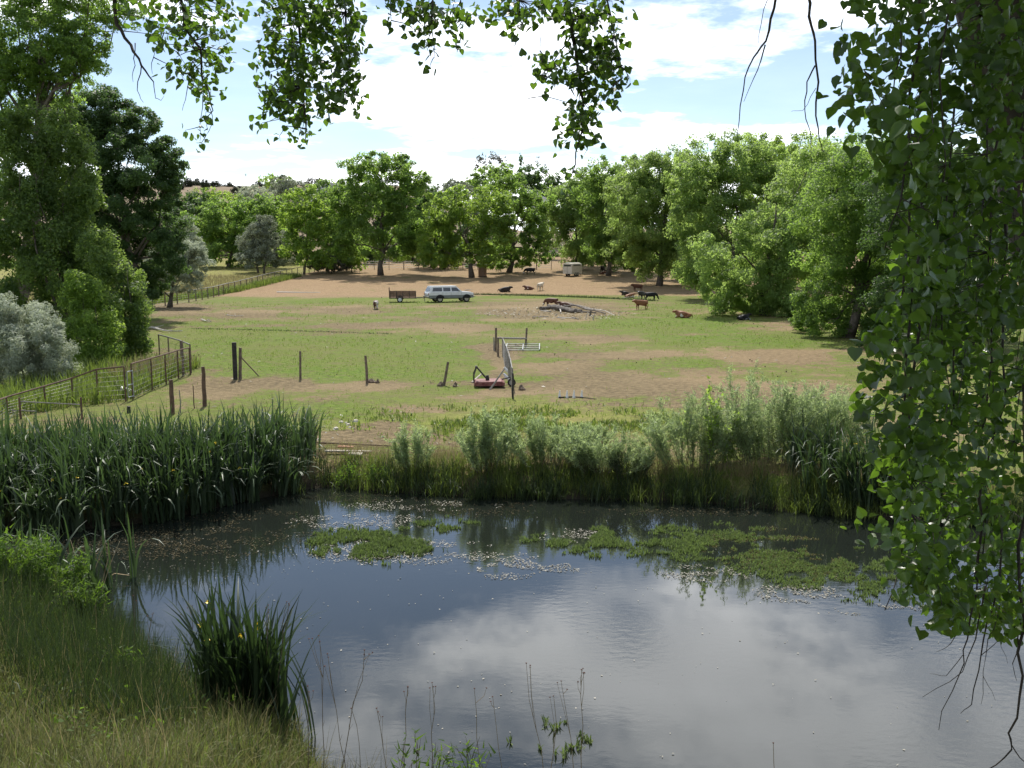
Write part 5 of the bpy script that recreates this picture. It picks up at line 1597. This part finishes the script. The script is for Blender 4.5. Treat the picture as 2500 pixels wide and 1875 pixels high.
post('thick tarred square post standing alone at the lawn corner', 575, 836, 927, .105, 'post_dark', square=True)
o, b, h = post('leaning post with a diagonal brace beside the tarred square post', 586, 849, 926, .085, lean=.05)
br_ = gpt(637, 919)
MB().tube([Vector((.04, 0, h * .74)), br_ - b], .03, 6).build('brace', M['post_wood'], o)
post('thin upright post in the middle of the green lawn edge', 733, 857, 927, .06, lean=.03)
post('dark splintered post beside a clod of earth', 897, 868, 936, .065, lean=-.05)
post('leaning post between the splintered one and the mower', 1082, 884, 942, .07, lean=.22)
post('dark metal post just below the wire fence end', 1252, 911, 974, .045, 'post_dark')
post('stout reddish brown post in front of the pipe fence', 500, 895, 992, .085, 'rust')
post('reddish brown post half hidden behind the iris stand', 421, 927, 1012, .09, 'rust')
post('thin rod beside the half hidden reddish post', 441, 952, 1010, .022, 'wire')
post('thin rod between the two reddish posts', 474, 942, 998, .022, 'rust')
post('stubby dark post poking out of the iris stand', 315, 992, 1008, .08, 'post_dark')
for i, (px, py) in enumerate([(905, 934), (1075, 943), (1272, 953), (1110, 945), (920, 936)]):
    c = gpt(px, py)
    m_ = MB()
    rr = .22 - .03 * i
    m_.tube([(0, 0, -.08), (.02, 0, .06), (.04, .02, .15), (.05, 0, .2)], [rr, rr * .95, rr * .6, rr * .15], 9)
    m_.v = [(x * (1 + .25 * R.normal()), y * (1 + .2 * R.normal()), z * (1 + .15 * R.normal())) for x, y, z in m_.v]
    o = m_.build('earth_clod', M['clod']); o.location = c
    tag(o, ['clod of dark earth at the foot of the splintered post', 'clod of dark earth at the foot of the leaning post', 'stump of dark earth next to the dark metal post', 'small clod between the leaning post and mower', 'crumbled clod just beside the splintered post clod'][i], 'clod', 'earth clods')

# far end: gateway frame, wire fence in line with the view, gate lying flat
def rail_thing(name, label, cat, group=None): return empty(name, (0, 0, 0), 0, label, cat, group)


A_ = gpt(1210, 858); B_ = gpt(1283, 849); hA = at(1211, 800, A_.y).z - A_.z; hB = at(1286, 801, B_.y).z - B_.z
gw = empty('gateway_frame', A_, 0, 'gateway of two tall posts joined by a wooden crossbar', 'gateway')
MB().tube([(0, 0, -.2), (.03, 0, hA)], .07, 7).build('post', M['post_wood'], gw)
MB().tube([B_ - A_ + Vector((0, 0, -.2)), B_ - A_ + Vector((.08, 0, hB))], .065, 7).build('post', M['post_wood'], gw)
MB().tube([Vector((.03, 0, hA * .56)), B_ - A_ + Vector((.05, 0, hB * .47))], .065, 7).build('crossbar', M['grey_wood'], gw)
post('pale short post tight against the gateway', 1206, 823, 856, .05, 'grey_wood')
post('post on the near side of the gateway', 1216, 824, 871, .06)

wf0, wf1 = gpt(1251, 957), gpt(1228, 872)
wfc = empty('wire_fence', wf0, 0, 'sagging wire mesh fence running away from the mower to the gateway', 'fence')
D_ = wf1 - wf0
for i, f in enumerate((0, .33, .68, 1.0)):
    q = D_ * f
    MB().tube([q + Vector((0, 0, -.2)), q + Vector((R.normal(0, .05), 0, 1.15))], .045, 6).build('post', M['grey_wood'], wfc)
for j in range(7):
    z = .08 + j * .16
    MB().tube([Vector((R.normal(0, .05), 0, z)), D_ * .33 + Vector((.12, 0, z - .06)), D_ * .68 + Vector((-.05, 0, z)), D_ + Vector((0, 0, z))], .007, 4).build('wire', M['wire'], wfc)
mw = MB()
for k in range(60):
    q = D_ * (k / 59.0)
    mw.tube([q + Vector((.03, 0, .05)), q + Vector((.03, 0, 1.05))], .006, 3, cap=False)
o = mw.build('mesh_wires', M['wire'], wfc); o['kind'] = 'stuff'
MB().tube([D_ * .02 + Vector((0, 0, 1.05)), D_ * .5 + Vector((.1, 0, 1.0)), D_ + Vector((0, 0, 1.1))], .024, 6).build('top_rail', M['wire'], wfc)
for i, (px, py, r_) in enumerate(((1237, 904, .09), (1236, 920, .09))):
    q = at(px, py, wf0.y + 5 * (1 - i * .5)) - wf0
    MB().tube([q + Vector((-.12, 0, .16)), q, q + Vector((.14, 0, -.14))], [.05, .09, .06], 7).build('rag', M['white_plastic'], wfc)
pb = gpt(1196, 952)
o = MB().tube([Vector((0, 0, 0)), at(1232, 900, pb.y + .4) - pb], [.05, .035], 6).build('leaning_pole', M['grey_wood']); o.location = pb
tag(o, 'long grey pole leaning over the mower onto the wire fence', 'pole')
pb = gpt(1152, 935)
o = MB().tube([Vector((0, 0, .03)), gpt(1176, 925) - pb + Vector((0, 0, .25))], .04, 6).build('loose_pole', M['plank']); o.location = pb
tag(o, 'short pale pole lying behind the mower hitch', 'pole')

gc_ = gpt(1276, 858)
gt = empty('metal_gate', gc_ + Vector((0, 0, .06)), rad(-2), 'pale tubular metal gate lying flat on the ground', 'gate')
sx = 82 * gc_.y / F / 2
for z in (0, .62, 1.24, 1.9):
    MB().tube([(-sx, z, .02 + z * .10), (sx, z, .02 + z * .10)], .035, 6).build('bar', M['steel'], gt)
for x in (-sx, 0, sx):
    MB().tube([(x, 0, .05), (x, 1.9, .05 + 1.9 * .10)], .035, 6).build('upright', M['steel'], gt)


def pipe_fence(root, tops, bots, post_m='rust', rail_m='rust', wires=7, r=.036):
    """tops, bots: lists of points"""
    o0 = Vector(root.location)
    for a_, b_ in zip(tops, bots):
        MB().tube([b_ - o0 + Vector((0, 0, -.15)), a_ - o0], r, 7).build('post', M[post_m], root)
    for i in range(len(tops) - 1):
        MB().tube([tops[i] - o0, tops[i + 1] - o0], r * .95, 7).build('top_rail', M[rail_m], root)
    if wires:
        w_ = MB()
        for i in range(len(tops) - 1):
            for j in range(wires):
                f = (j + .5) / wires * .95
                w_.tube([bots[i].lerp(tops[i], f) - o0, bots[i + 1].lerp(tops[i + 1], f) - o0], .006, 3, cap=False)
            n_ = max(3, int((tops[i + 1] - tops[i]).length / .25))
            for q in range(n_):
                g0 = q / n_
                b_ = bots[i].lerp(bots[i + 1], g0); t_ = tops[i].lerp(tops[i + 1], g0)
                w_.tube([b_ - o0, t_ - o0], .004, 3, cap=False)
        o = w_.build('mesh_wires', M['wire'], root); o['kind'] = 'stuff'


def zz2(zx, zy): return (zx * .3843, 600 + zy * .3843)


def mk(posts, H=1.42):
    T = []; B = []
    for (zx, zy0, zy1) in posts:
        px, pyb = zz2(zx, zy1); _, pyt = zz2(zx, zy0)
        b = gpt(px, pyb); T.append(Vector((b.x, b.y, at(px, pyt, b.y).z))); B.append(b)
    return T, B


T, B = mk([(845, 750, 980), (968, 715, 917), (1057, 690, 882), (1135, 665, 846), (1210, 648, 821)])
pf = empty('pipe_fence', B[0], 0, 'rusty pipe and wire mesh fence panel running from gate to corner', 'fence', 'rusty pipe fences')
pipe_fence(pf, T, B)
T2, B2 = mk([(-90, 1010, 1200), (50, 962, 1090), (290, 893, 1040), (465, 842, 1008), (625, 785, 1000), (800, 768, 990)])
pf2 = empty('pipe_fence', B2[-1], 0, 'rusty pipe and wire mesh fence between the gate and silver bush', 'fence', 'rusty pipe fences')
pipe_fence(pf2, T2, B2)
gp = empty('pipe_gate', B2[-1] + Vector((.06, .05, .08)), 0, 'narrow galvanised gate between the two rusty fences', 'gate')
gv_ = (B[0] - B2[-1]) * .88
for z in (.1, .62, 1.2):
    MB().tube([Vector((.03, 0, z)), gv_ + Vector((0, 0, z))], .022, 6).build('bar', M['steel'], gp)
MB().tube([Vector((.03, 0, .1)), Vector((.03, 0, 1.2))], .022, 6).tube([gv_ + Vector((0, 0, .1)), gv_ + Vector((0, 0, 1.2))], .022, 6).build('upright', M['steel'], gp)
c1 = T[-1]; c0 = B[-1]
bk = [gpt(448, 918), gpt(425, 905), gpt(395, 893), gpt(372, 885)]
Tb = [Vector((p_.x, p_.y + 1.2, p_.z + 1.5)) for p_ in bk]
pf3 = empty('pipe_fence', bk[0], 0, 'grey pipe fence run going back from the rusty corner', 'fence', 'rusty pipe fences')
pipe_fence(pf3, Tb, [Vector((p_.x, p_.y + 1.2, p_.z)) for p_ in bk], 'post_wood', 'wire', 3, .04)
post('wooden post taller than the fence at the rusty corner', 448, 832, 918, .06)
lowr = empty('pipe_rail', gpt(48, 1035), 0, 'pale pipe rails low behind the iris stand', 'rail')
for (a_, b_) in (((45, 980), (200, 988)), ((28, 1002), (90, 1004))):
    Y = 36.5
    MB().tube([at(*a_, Y) - Vector(lowr.location), at(*b_, Y) - Vector(lowr.location)], .025, 6).build('rail', M['wire'], lowr)
for px in (48, 198):
    q = at(px, 985, 36.5); q.z = tz(q.x, 36.5)
    MB().tube([q - Vector(lowr.location), q - Vector(lowr.location) + Vector((0, 0, .85))], .04, 6).build('post', M['rust'], lowr)
# white tub behind the gate
c = gpt(306, 972) + Vector((-.1, .5, 0))
tub = empty('feed_tub', c, rad(15), 'white tub lying beside the narrow gate', 'tub')
MB().box((0, 0, .18), (.55, .4, .3), Matrix.Rotation(rad(20), 3, 'Y'), taper=1.25).build('body', M['white_plastic'], tub, bevel=.03)
MB().tube([(-.2, -.24, .3), (0, -.28, .38), (.2, -.24, .3)], .012, 5).build('handle', M['steel'], tub)

# far fence beside the meadow
ff = empty('meadow_fence', gpt(372, 750), 0, 'long dark pipe fence climbing between meadow and bare pasture', 'fence')
o0 = Vector(ff.location)
NP_ = 26
prev = None
bpx = [(372, 752), (465, 738), (560, 715), (650, 690), (720, 674), (768, 664)]
pts3 = [gpt(a_, b_) for a_, b_ in bpx]
ys = np.array([p_.y for p_ in pts3]); xs_ = np.array([p_.x for p_ in pts3])
yq = np.linspace(ys[0], ys[-1], NP_)
for i in range(NP_):
    x_ = float(np.interp(yq[i], ys, xs_)); y_ = float(yq[i]); q = Vector((x_, y_, tz(x_, y_)))
    MB().tube([q - o0 + Vector((0, 0, -.2)), q - o0 + Vector((0, 0, 1.4))], .07, 6).build('post', M['post_wood'], ff)
    if prev is not None:
        MB().tube([prev - o0 + Vector((0, 0, 1.38)), q - o0 + Vector((0, 0, 1.38))], .05, 6).build('top_rail', M['wire'], ff)
    prev = q
wv = MB()
for j in range(5):
    wv.tube([Vector((float(np.interp(yq[i], ys, xs_)), yq[i], tz(float(np.interp(yq[i], ys, xs_)), float(yq[i])) + .15 + j * .24)) - o0 for i in range(NP_)], .012, 3, cap=False)
wv.build('mesh_wires', M['wire'], ff)['kind'] = 'stuff'
# fence behind the far trees
bf = empty('field_fence', gpt(800, 660), 0, 'light rail fence behind the far cottonwoods', 'fence')
o0 = Vector(bf.location)
pv = None
for i in range(17):
    px = 770 + i * 36
    q = at(px, 660, 192); q.z = tz(q.x, 192)
    MB().tube([q - o0 + Vector((0, 0, -.2)), q - o0 + Vector((0, 0, 1.75))], .10 if i % 3 == 0 else .06, 6).build('post', M['post_wood'], bf)
    if pv is not None:
        for z in (.45, .85, 1.25, 1.62):
            MB().tube([pv - o0 + Vector((0, 0, z)), q - o0 + Vector((0, 0, z))], .03, 4, cap=False).build('rail', M['wire'], bf)
    pv = q
cr = gpt(1432, 641)
co = empty('corral_panel', cr, 0, 'brown board corral panel beyond the horse trailer', 'corral')
for z in (.4, .8, 1.2, 1.6):
    MB().box((1.9, 0, z), (3.8, .06, .2)).build('board', M['board'], co)
for x in (0, 1.9, 3.8):
    MB().box((x, .08, .9), (.16, .1, 1.9)).build('post', M['board'], co)

# ------------------------------------------------------------------ wood pile, branches, pipes, stones
WP = [  # photograph ends of each log, radius
    ((1320, 758), (1362, 752), .17, 'dark_log', 'stubby dark log at the head of the wood pile'), ((1338, 754), (1420, 764), .15, 'dark_log', 'dark log lying across the head of the wood pile'),
    ((1350, 757), (1405, 765), .26, 'dark_log', 'thick dark log at the heart of the wood pile'), ((1365, 750), (1478, 770), .08, 'dark_log', 'long dark trunk slanting down the wood pile'),
    ((1390, 751), (1500, 774), .05, 'dead_wood', 'long bleached pole trailing off the wood pile'), ((1371, 753), (1369, 766), .08, 'dead_wood', 'short white log end jutting from the wood pile'),
    ((1345, 762), (1320, 760), .06, 'dead_wood', 'bleached stick under the stubby dark log'), ((1400, 763), (1455, 766), .09, 'dark_log', 'dark limb low along the wood pile'), ((1380, 748), (1440, 758), .07, 'grey_wood', 'upper grey limb on top of the wood pile'),
    ((1430, 780), (1433, 770), .04, 'dead_wood', 'short bleached stake standing in the chip ring'), ((1360, 777), (1408, 779), .05, 'dead_wood', 'bleached stick on the near rim of the chip ring'), ((1300, 776), (1338, 774), .05, 'grey_wood', 'grey stick at the outer rim of the chip ring'),
    ((1396, 776), (1412, 781), .05, 'dark_log', 'small crooked stick inside the chip ring'), ((1448, 782), (1475, 784), .05, 'dead_wood', 'white stick beyond the short stake'), ((1440, 772), (1450, 769), .10, 'dark_log', 'dark stump chunk beside the short stake')]
for i, (a_, b_, r_, mm, lab) in enumerate(WP):
    A0 = gpt(*a_); B0 = gpt(*b_)
    lift = [.18, .42, .2, .55, .45, .3, .1, .15, .7, .1, .06, .06, .06, .06, .12][i]
    pts = wiggle(Vector((0, 0, r_ * .8 + lift * .5)), B0 - A0 + Vector((0, 0, r_ * .8 + lift * .25)), 5, .010)
    if 'stake' in lab:
        pts = wiggle(Vector((0, 0, 0)), Vector((.12, 0, .55)), 3, .02)
    n_ = len(pts)
    lg = MB().tube(pts, [r_ * (1.1 - .4 * k / (n_ - 1)) for k in range(n_)], 8)
    if i in (1, 3, 4, 8):
        for q in range(3):
            s0 = pts[2 + q % 3]
            lg.tube([s0, s0 + Vector((R.normal(0, .5), R.normal(0, .4), .12 + .15 * R.random()))], [r_ * .35, r_ * .12], 5)
    o = lg.build('log', M[mm]); o.location = A0
    tag(o, lab, 'log', 'logs of the wood pile')
k = 800
c = gpt(1365, 766); cx_, cy_ = c.x, c.y
ang = R.uniform(0, 6.28, k); rr = np.sqrt(R.random(k)) * 1.0
x = cx_ + np.cos(ang) * rr * 7.4 + R.normal(0, .4, k); y = cy_ + np.sin(ang) * rr * 9.0
cc_ = np.stack([x, y, terr(x, y) + .04 + .05 * R.random(k)], 1)
L = R.uniform(.12, .55, k)
tag(link('wood_chips', leaf_quads('wood_chips', cc_, np.array([0, 0, 1.0]) + R.normal(0, .4, (k, 3)), R.normal(size=(k, 3)) * np.array([1, 1, .15]), L, L * .16, R.random(k), M['scum'], .08)), 'pale splinters and bark strewn round the wood pile', None, None, 'stuff')


def limb_obj(label, pl, r, mm, name='fallen_branch', cat='branch', lift=.05, twigs=3, group=None):
    pts = [gpt(*q) for q in pl]
    o0_ = pts[0]
    loc_ = [p_ - o0_ + Vector((0, 0, r + lift)) for p_ in pts]
    b = MB().tube(loc_, [r * (1 - .6 * i / (len(pts) - 1)) for i in range(len(pts))], 7)
    for q in range(twigs):
        s0 = loc_[1 + q % (len(pts) - 1)]
        b.tube([s0, s0 + Vector((R.normal(0, .6), R.normal(0, .6), .2))], [r * .4, r * .15], 5)
    o = b.build(name, M[mm]); o.location = o0_
    return tag(o, label, cat, group)


limb_obj('long bleached fallen branch below the green bush', [(352, 802), (375, 804), (400, 811), (425, 813), (446, 812)], .09, 'dead_wood', group='fallen branches')
limb_obj('short bleached fallen branch on the lawn', [(492, 783), (503, 787), (516, 788)], .07, 'dead_wood', group='fallen branches')
limb_obj('thin pale stick on the bare red patch', [(553, 771), (575, 774), (595, 772)], .04, 'dead_wood', twigs=1, group='fallen branches')
limb_obj('thin branch lying by the shaded cattle', [(1520, 729), (1545, 726), (1570, 727)], .05, 'dead_wood', twigs=1, group='fallen branches')
limb_obj('pale pole lying on bare earth beyond the white truck', [(1135, 711), (1152, 709)], .08, 'plank', 'loose_pole', 'pole', twigs=0)
limb_obj('pale irrigation pipe lying on the upper lawn', [(676, 715), (730, 716), (782, 716)], .07, 'white_plastic', 'irrigation_pipe', 'pipe', twigs=0)
limb_obj('dark irrigation hose under the four white risers', [(1364, 973), (1400, 971), (1430, 973), (1456, 976)], .035, 'black_iron', 'irrigation_pipe', 'pipe', lift=.0, twigs=0)
limb_obj('rusty pipe lying along the dirt above the bank', [(752, 1084), (850, 1088), (950, 1093), (1075, 1097)], .035, 'rust', 'loose_pipe', 'pipe', lift=.02, twigs=0)
for i, px in enumerate((1366, 1384, 1401, 1420)):
    c = gpt(px, 972)
    o = MB().tube([(0, 0, 0), (0, 0, .12), (.01, 0, .34)], [.07, .05, .02], 7).build('pipe_riser', M['white_plastic']); o.location = c
    tag(o, ['first white riser on the dark hose counting from the dark post', 'second white riser on the dark hose', 'third white riser on the dark hose', 'last white riser on the dark hose'][i], 'riser', 'white risers on the hose')
for i, (px, py, L, wd, rz, mm, lab) in enumerate([(850, 1108, 1.5, .16, 10, 'plank', 'long grey board lying at the bank top'), (845, 1102, .52, .2, 4, 'red_plank', 'short reddish board on top of the grey board'), (868, 1115, .42, .3, -6, 'plank', 'stubby board sticking out above the bank grass')]):
    c = gpt(px, py)
    o = MB().box((0, 0, .08 + (.06 if i == 1 else 0)), (L, wd, .05), Matrix.Rotation(rad(3), 3, 'Y')).build('board', M[mm], bevel=.006); o.location = c; o.rotation_euler = (0, 0, rad(rz))
    tag(o, lab, 'board', 'loose boards')
STN = [(833, 1032, .10), (850, 1038, .09), (868, 1030, .12), (820, 1049, .12), (779, 1075, .09), (768, 1055, .07), (855, 1045, .07), (845, 1034, .06), (864, 1046, .05), (796, 1058, .04), (766, 1078, .06), (934, 1068, .06), (812, 1071, .04)]
for i, (px, py, r_) in enumerate(STN):
    c = gpt(px, py)
    m_ = MB().tube([(0, 0, -r_ * .5), (0, 0, 0), (r_ * .1, 0, r_ * .5), (0, r_ * .1, r_ * .85)], [r_ * .7, r_, r_ * .8, r_ * .2], 8)
    m_.v = [(x * (1 + .14 * R.normal()), y * (1 + .14 * R.normal()), z) for x, y, z in m_.v]
    o = m_.build('stone', M['stone']); o.location = c
    tag(o, '%s pale stone on the dirt counting from the iris stand' % ORD[sorted(range(len(STN)), key=lambda q: STN[q]).index(i)], 'stone', 'pale stones on the dirt')

# ------------------------------------------------------------------ houses and pole on the hill
hp = at(797, 461, 335); hp.z = tz(hp.x, 335)
dz_ = at(797, 463, 335).z - hp.z
hs = empty('white_house', (hp.x, 335, at(797, 466, 335).z), rad(-6), 'long low white house among trees on the hill', 'house')
MB().box((0, 0, 0.2), (6.4, 4, 4.4)).build('wall', M['stucco'], hs)
MB().box((0, 0, 2.46), (6.9, 4.5, .16)).build('roof', M['tin'], hs)
for x in (-2.2, -.7, .8, 2.3):
    w_ = MB().box((x, -2.02, 1.35), (.8, .06, .9)).build('window', M['glass'], hs)
    MB().box((x, -2.04, .86), (.95, .1, .08)).build('sill', M['stucco'], w_)
h2 = at(1316, 482, 280)
hs2 = empty('shed', (h2.x, 280, h2.z - 2.2), rad(20), 'white roofed shed half hidden on the wooded rise', 'shed')
MB().box((0, 0, .5), (3.6, 3, 2.6)).build('wall', M['stucco'], hs2)
MB().prism([(-2.0, 1.8), (2.0, 1.8), (0, 2.8)][::-1], -1.7, 1.7).build('roof', M['tin'], hs2)
pp = gpt(602, 478)
ph = at(602, 424, pp.y).z - pp.z
up = empty('utility_pole', pp, 0, 'single dark utility pole on the juniper hill', 'pole')
MB().tube([(0, 0, -.5), (0, 0, ph)], [.22, .15], 8).build('shaft', M['post_dark'], up)
MB().box((0, 0, ph - .8), (1.8, .14, .14)).build('crossarm', M['post_dark'], up)


# ------------------------------------------------------------------ cattle
def skin(name, vs_, es, rs, m):
    me = bpy.data.meshes.new(name)
    me.from_pydata(vs_, es, [])
    o = bpy.data.objects.new('tmp', me)
    COL.objects.link(o)
    o.modifiers.new('s', 'SKIN')
    lay = me.skin_vertices[0]
    for i, r_ in enumerate(rs):
        lay.data[i].radius = (r_, r_) if not isinstance(r_, tuple) else r_
        lay.data[i].use_root = (i == 0)
    sb = o.modifiers.new('u', 'SUBSURF'); sb.levels = 2; sb.render_levels = 2
    dg = bpy.context.evaluated_depsgraph_get()
    out_ = bpy.data.meshes.new_from_object(o.evaluated_get(dg))
    out_.name = name
    bpy.data.objects.remove(o)
    out_.polygons.foreach_set('use_smooth', np.ones(len(out_.polygons), bool))
    out_.materials.clear()
    return out_


def cow_mesh(pose):
    V = []; E = []; Rr = []

    def add(p_, r_, par=None):
        V.append(p_); Rr.append(r_)
        if par is not None:
            E.append((par, len(V) - 1))
        return len(V) - 1
    if pose == 'lie':
        pel = add((-.62, 0, .38), (.36, .33)); bel = add((-.1, 0, .40), (.44, .40), pel); che = add((.42, 0, .44), (.37, .38), bel)
        n1 = add((.66, 0, .58), (.26, .28), che); n2 = add((.80, 0, .70), (.20, .22), n1); hd = add((.93, 0, .78), (.17, .17), n2); mu = add((1.20, 0, .64), .10, hd)
        for s in (-1, 1):
            a = add((.55, s * .26, .2), .13, che); b_ = add((.85, s * .27, .10), .075, a); add((.55, s * .3, .06), .05, b_)
            a = add((-.55, s * .32, .22), .19, pel); b_ = add((-.1, s * .42, .11), .10, a); add((-.45, s * .48, .06), .055, b_)
        t_ = add((-.93, 0, .40), .045, pel); add((-1.02, .12, .08), .035, t_)
    else:
        pel = add((-.62, 0, .96), (.31, .30)); bel = add((-.1, 0, .88), (.38, .38), pel); che = add((.42, 0, .90), (.33, .37), bel)
        if pose == 'graze':
            n1 = add((.76, 0, .92), (.22, .26), che); n2 = add((1.02, 0, .64), (.12, .14), n1); hd = add((1.12, 0, .40), (.12, .12), n2); mu = add((1.24, 0, .12), .072, hd)
        else:
            n1 = add((.74, 0, 1.04), (.22, .26), che); n2 = add((.92, 0, 1.14), (.17, .2), n1); hd = add((1.06, 0, 1.20), (.15, .15), n2); mu = add((1.32, 0, 1.02), .09, hd)
        for s in (-1, 1):
            a = add((.50, s * .17, .70), .12, che); b_ = add((.53, s * .18, .40), .065, a); c_ = add((.50, s * .18, .12), .045, b_); add((.54, s * .18, .03), .055, c_)
            a = add((-.68, s * .19, .76), .165, pel); b_ = add((-.56, s * .2, .58), .11, a); c_ = add((-.80, s * .19, .40), .06, b_); d_ = add((-.74, s * .19, .12), .045, c_); add((-.70, s * .19, .03), .055, d_)
        t_ = add((-.95, 0, 1.10), .04, pel); u_ = add((-1.0, 0, .7), .025, t_); add((-.99, 0, .45), .04, u_)
    h = Vector(V[hd])
    for s in (-1, 1):
        add((h.x - .06, s * .26, h.z + .0), .045, hd)
    return skin('cow', V, E, Rr, None)


COW = {p_: cow_mesh(p_) for p_ in ('stand', 'graze', 'lie')}


def coat(name, base, white=None, amount=.6, scale=1.6):
    m = bpy.data.materials.new(name)
    m.use_nodes = True
    t = NT(m.node_tree)
    tc = t.n('ShaderNodeTexCoord').outputs['Object']
    p = t.n('ShaderNodeBsdfPrincipled'); p.inputs['Roughness'].default_value = .6; p.inputs['Specular IOR Level'].default_value = .3
    n_ = t.noise(scale, 2, .4, tc)
    fine_ = t.noise(9, 3, .5, tc)
    c = t.mix(fine_, base, tuple(x * .65 for x in base))
    if white:
        sp_ = t.n('ShaderNodeSeparateXYZ'); t.l(tc, sp_.inputs[0])
        c = t.mix(t.step(n_, amount, amount + .04), c, white)
    t.l(c, p.inputs['Base Color'])
    o_ = t.n('ShaderNodeOutputMaterial'); t.l(p.outputs[0], o_.inputs[0])
    return m


CO = {'brown': coat('brown_coat', (.125, .050, .028), (.6, .54, .48), .62), 'dark': coat('dark_brown_coat', (.030, .020, .016), (.25, .15, .1), .66), 'black': coat('black_coat', (.010, .010, .012), (.6, .6, .6), .64),
      'white': coat('cream_coat', (.66, .58, .46)), 'tan': coat('tan_coat', (.27, .115, .055), (.62, .56, .5), .60), 'pied': coat('pied_coat', (.12, .05, .03), (.62, .58, .52), .50, 2.2), 'grey': coat('grey_coat', (.06, .055, .055), (.5, .5, .5), .58)}
HERD = [(918, 755, 'graze', 'pied', 95, .80, 'brown and white calf grazing alone before the cargo trailer'), (1232, 713, 'lie', 'dark', 0, 1.0, 'dark brown cow lying on bare earth'),
        (1291, 708, 'lie', 'brown', 180, .80, 'brown calf lying with raised head next to the white one'), (1319, 710, 'stand', 'white', 65, .95, 'cream white calf standing on bare earth'),
        (1294, 671, 'graze', 'black', 180, 1.05, 'dark cow grazing in tree shade'), (1346, 749, 'graze', 'brown', 155, .82, 'brown calf standing behind the wood pile'), (1380, 752, 'lie', 'pied', 180, .85, 'brown and white calf lying behind the wood pile'),
        (1565, 756, 'stand', 'tan', 205, .85, 'tan calf standing in sunlight before the black cow'), (1566, 731, 'stand', 'grey', 240, .85, 'grey and black cow facing out beside the black one'), (1589, 733, 'graze', 'black', 12, .84, 'black cow with a white back patch in tree shade'),
        (1528, 721, 'lie', 'dark', 180, .72, 'dark calf lying behind the reddish calf'), (1537, 727, 'lie', 'tan', 10, .72, 'reddish calf lying at the edge of the shade'), (1556, 711, 'stand', 'brown', 200, .85, 'brown cow standing deep in the shade behind the black one'),
        (1471, 666, 'stand', 'dark', 250, 1.0, 'dark cow standing in far shade beyond the horse trailer'), (1474, 670, 'lie', 'brown', 0, .8, 'brown calf lying in far shade near the standing cow'), (1487, 667, 'lie', 'dark', 180, .75, 'dark calf lying in far shade further along'),
        (1668, 776, 'lie', 'tan', 170, .85, 'tan calf lying alone on the lit grass'), (1752, 752, 'lie', 'black', 175, .66, 'black calf lying by the silvery shrub'), (1815, 781, 'lie', 'black', 20, .70, 'black cow lying under the sweeping cottonwood')]
for (px, py, pose, ct, rz, sc_, lab) in HERD:
    c = gpt(px, py)
    me_ = COW[pose].copy()
    me_.materials.clear(); me_.materials.append(CO[ct])
    o = link('cow', me_)
    o.location = c + Vector((0, 0, -.02)); o.rotation_euler = (0, 0, rad(rz)); o.scale = (sc_,) * 3
    tag(o, lab, 'cow', 'cattle in the pasture')
print('LEAVES', N_LEAVES)
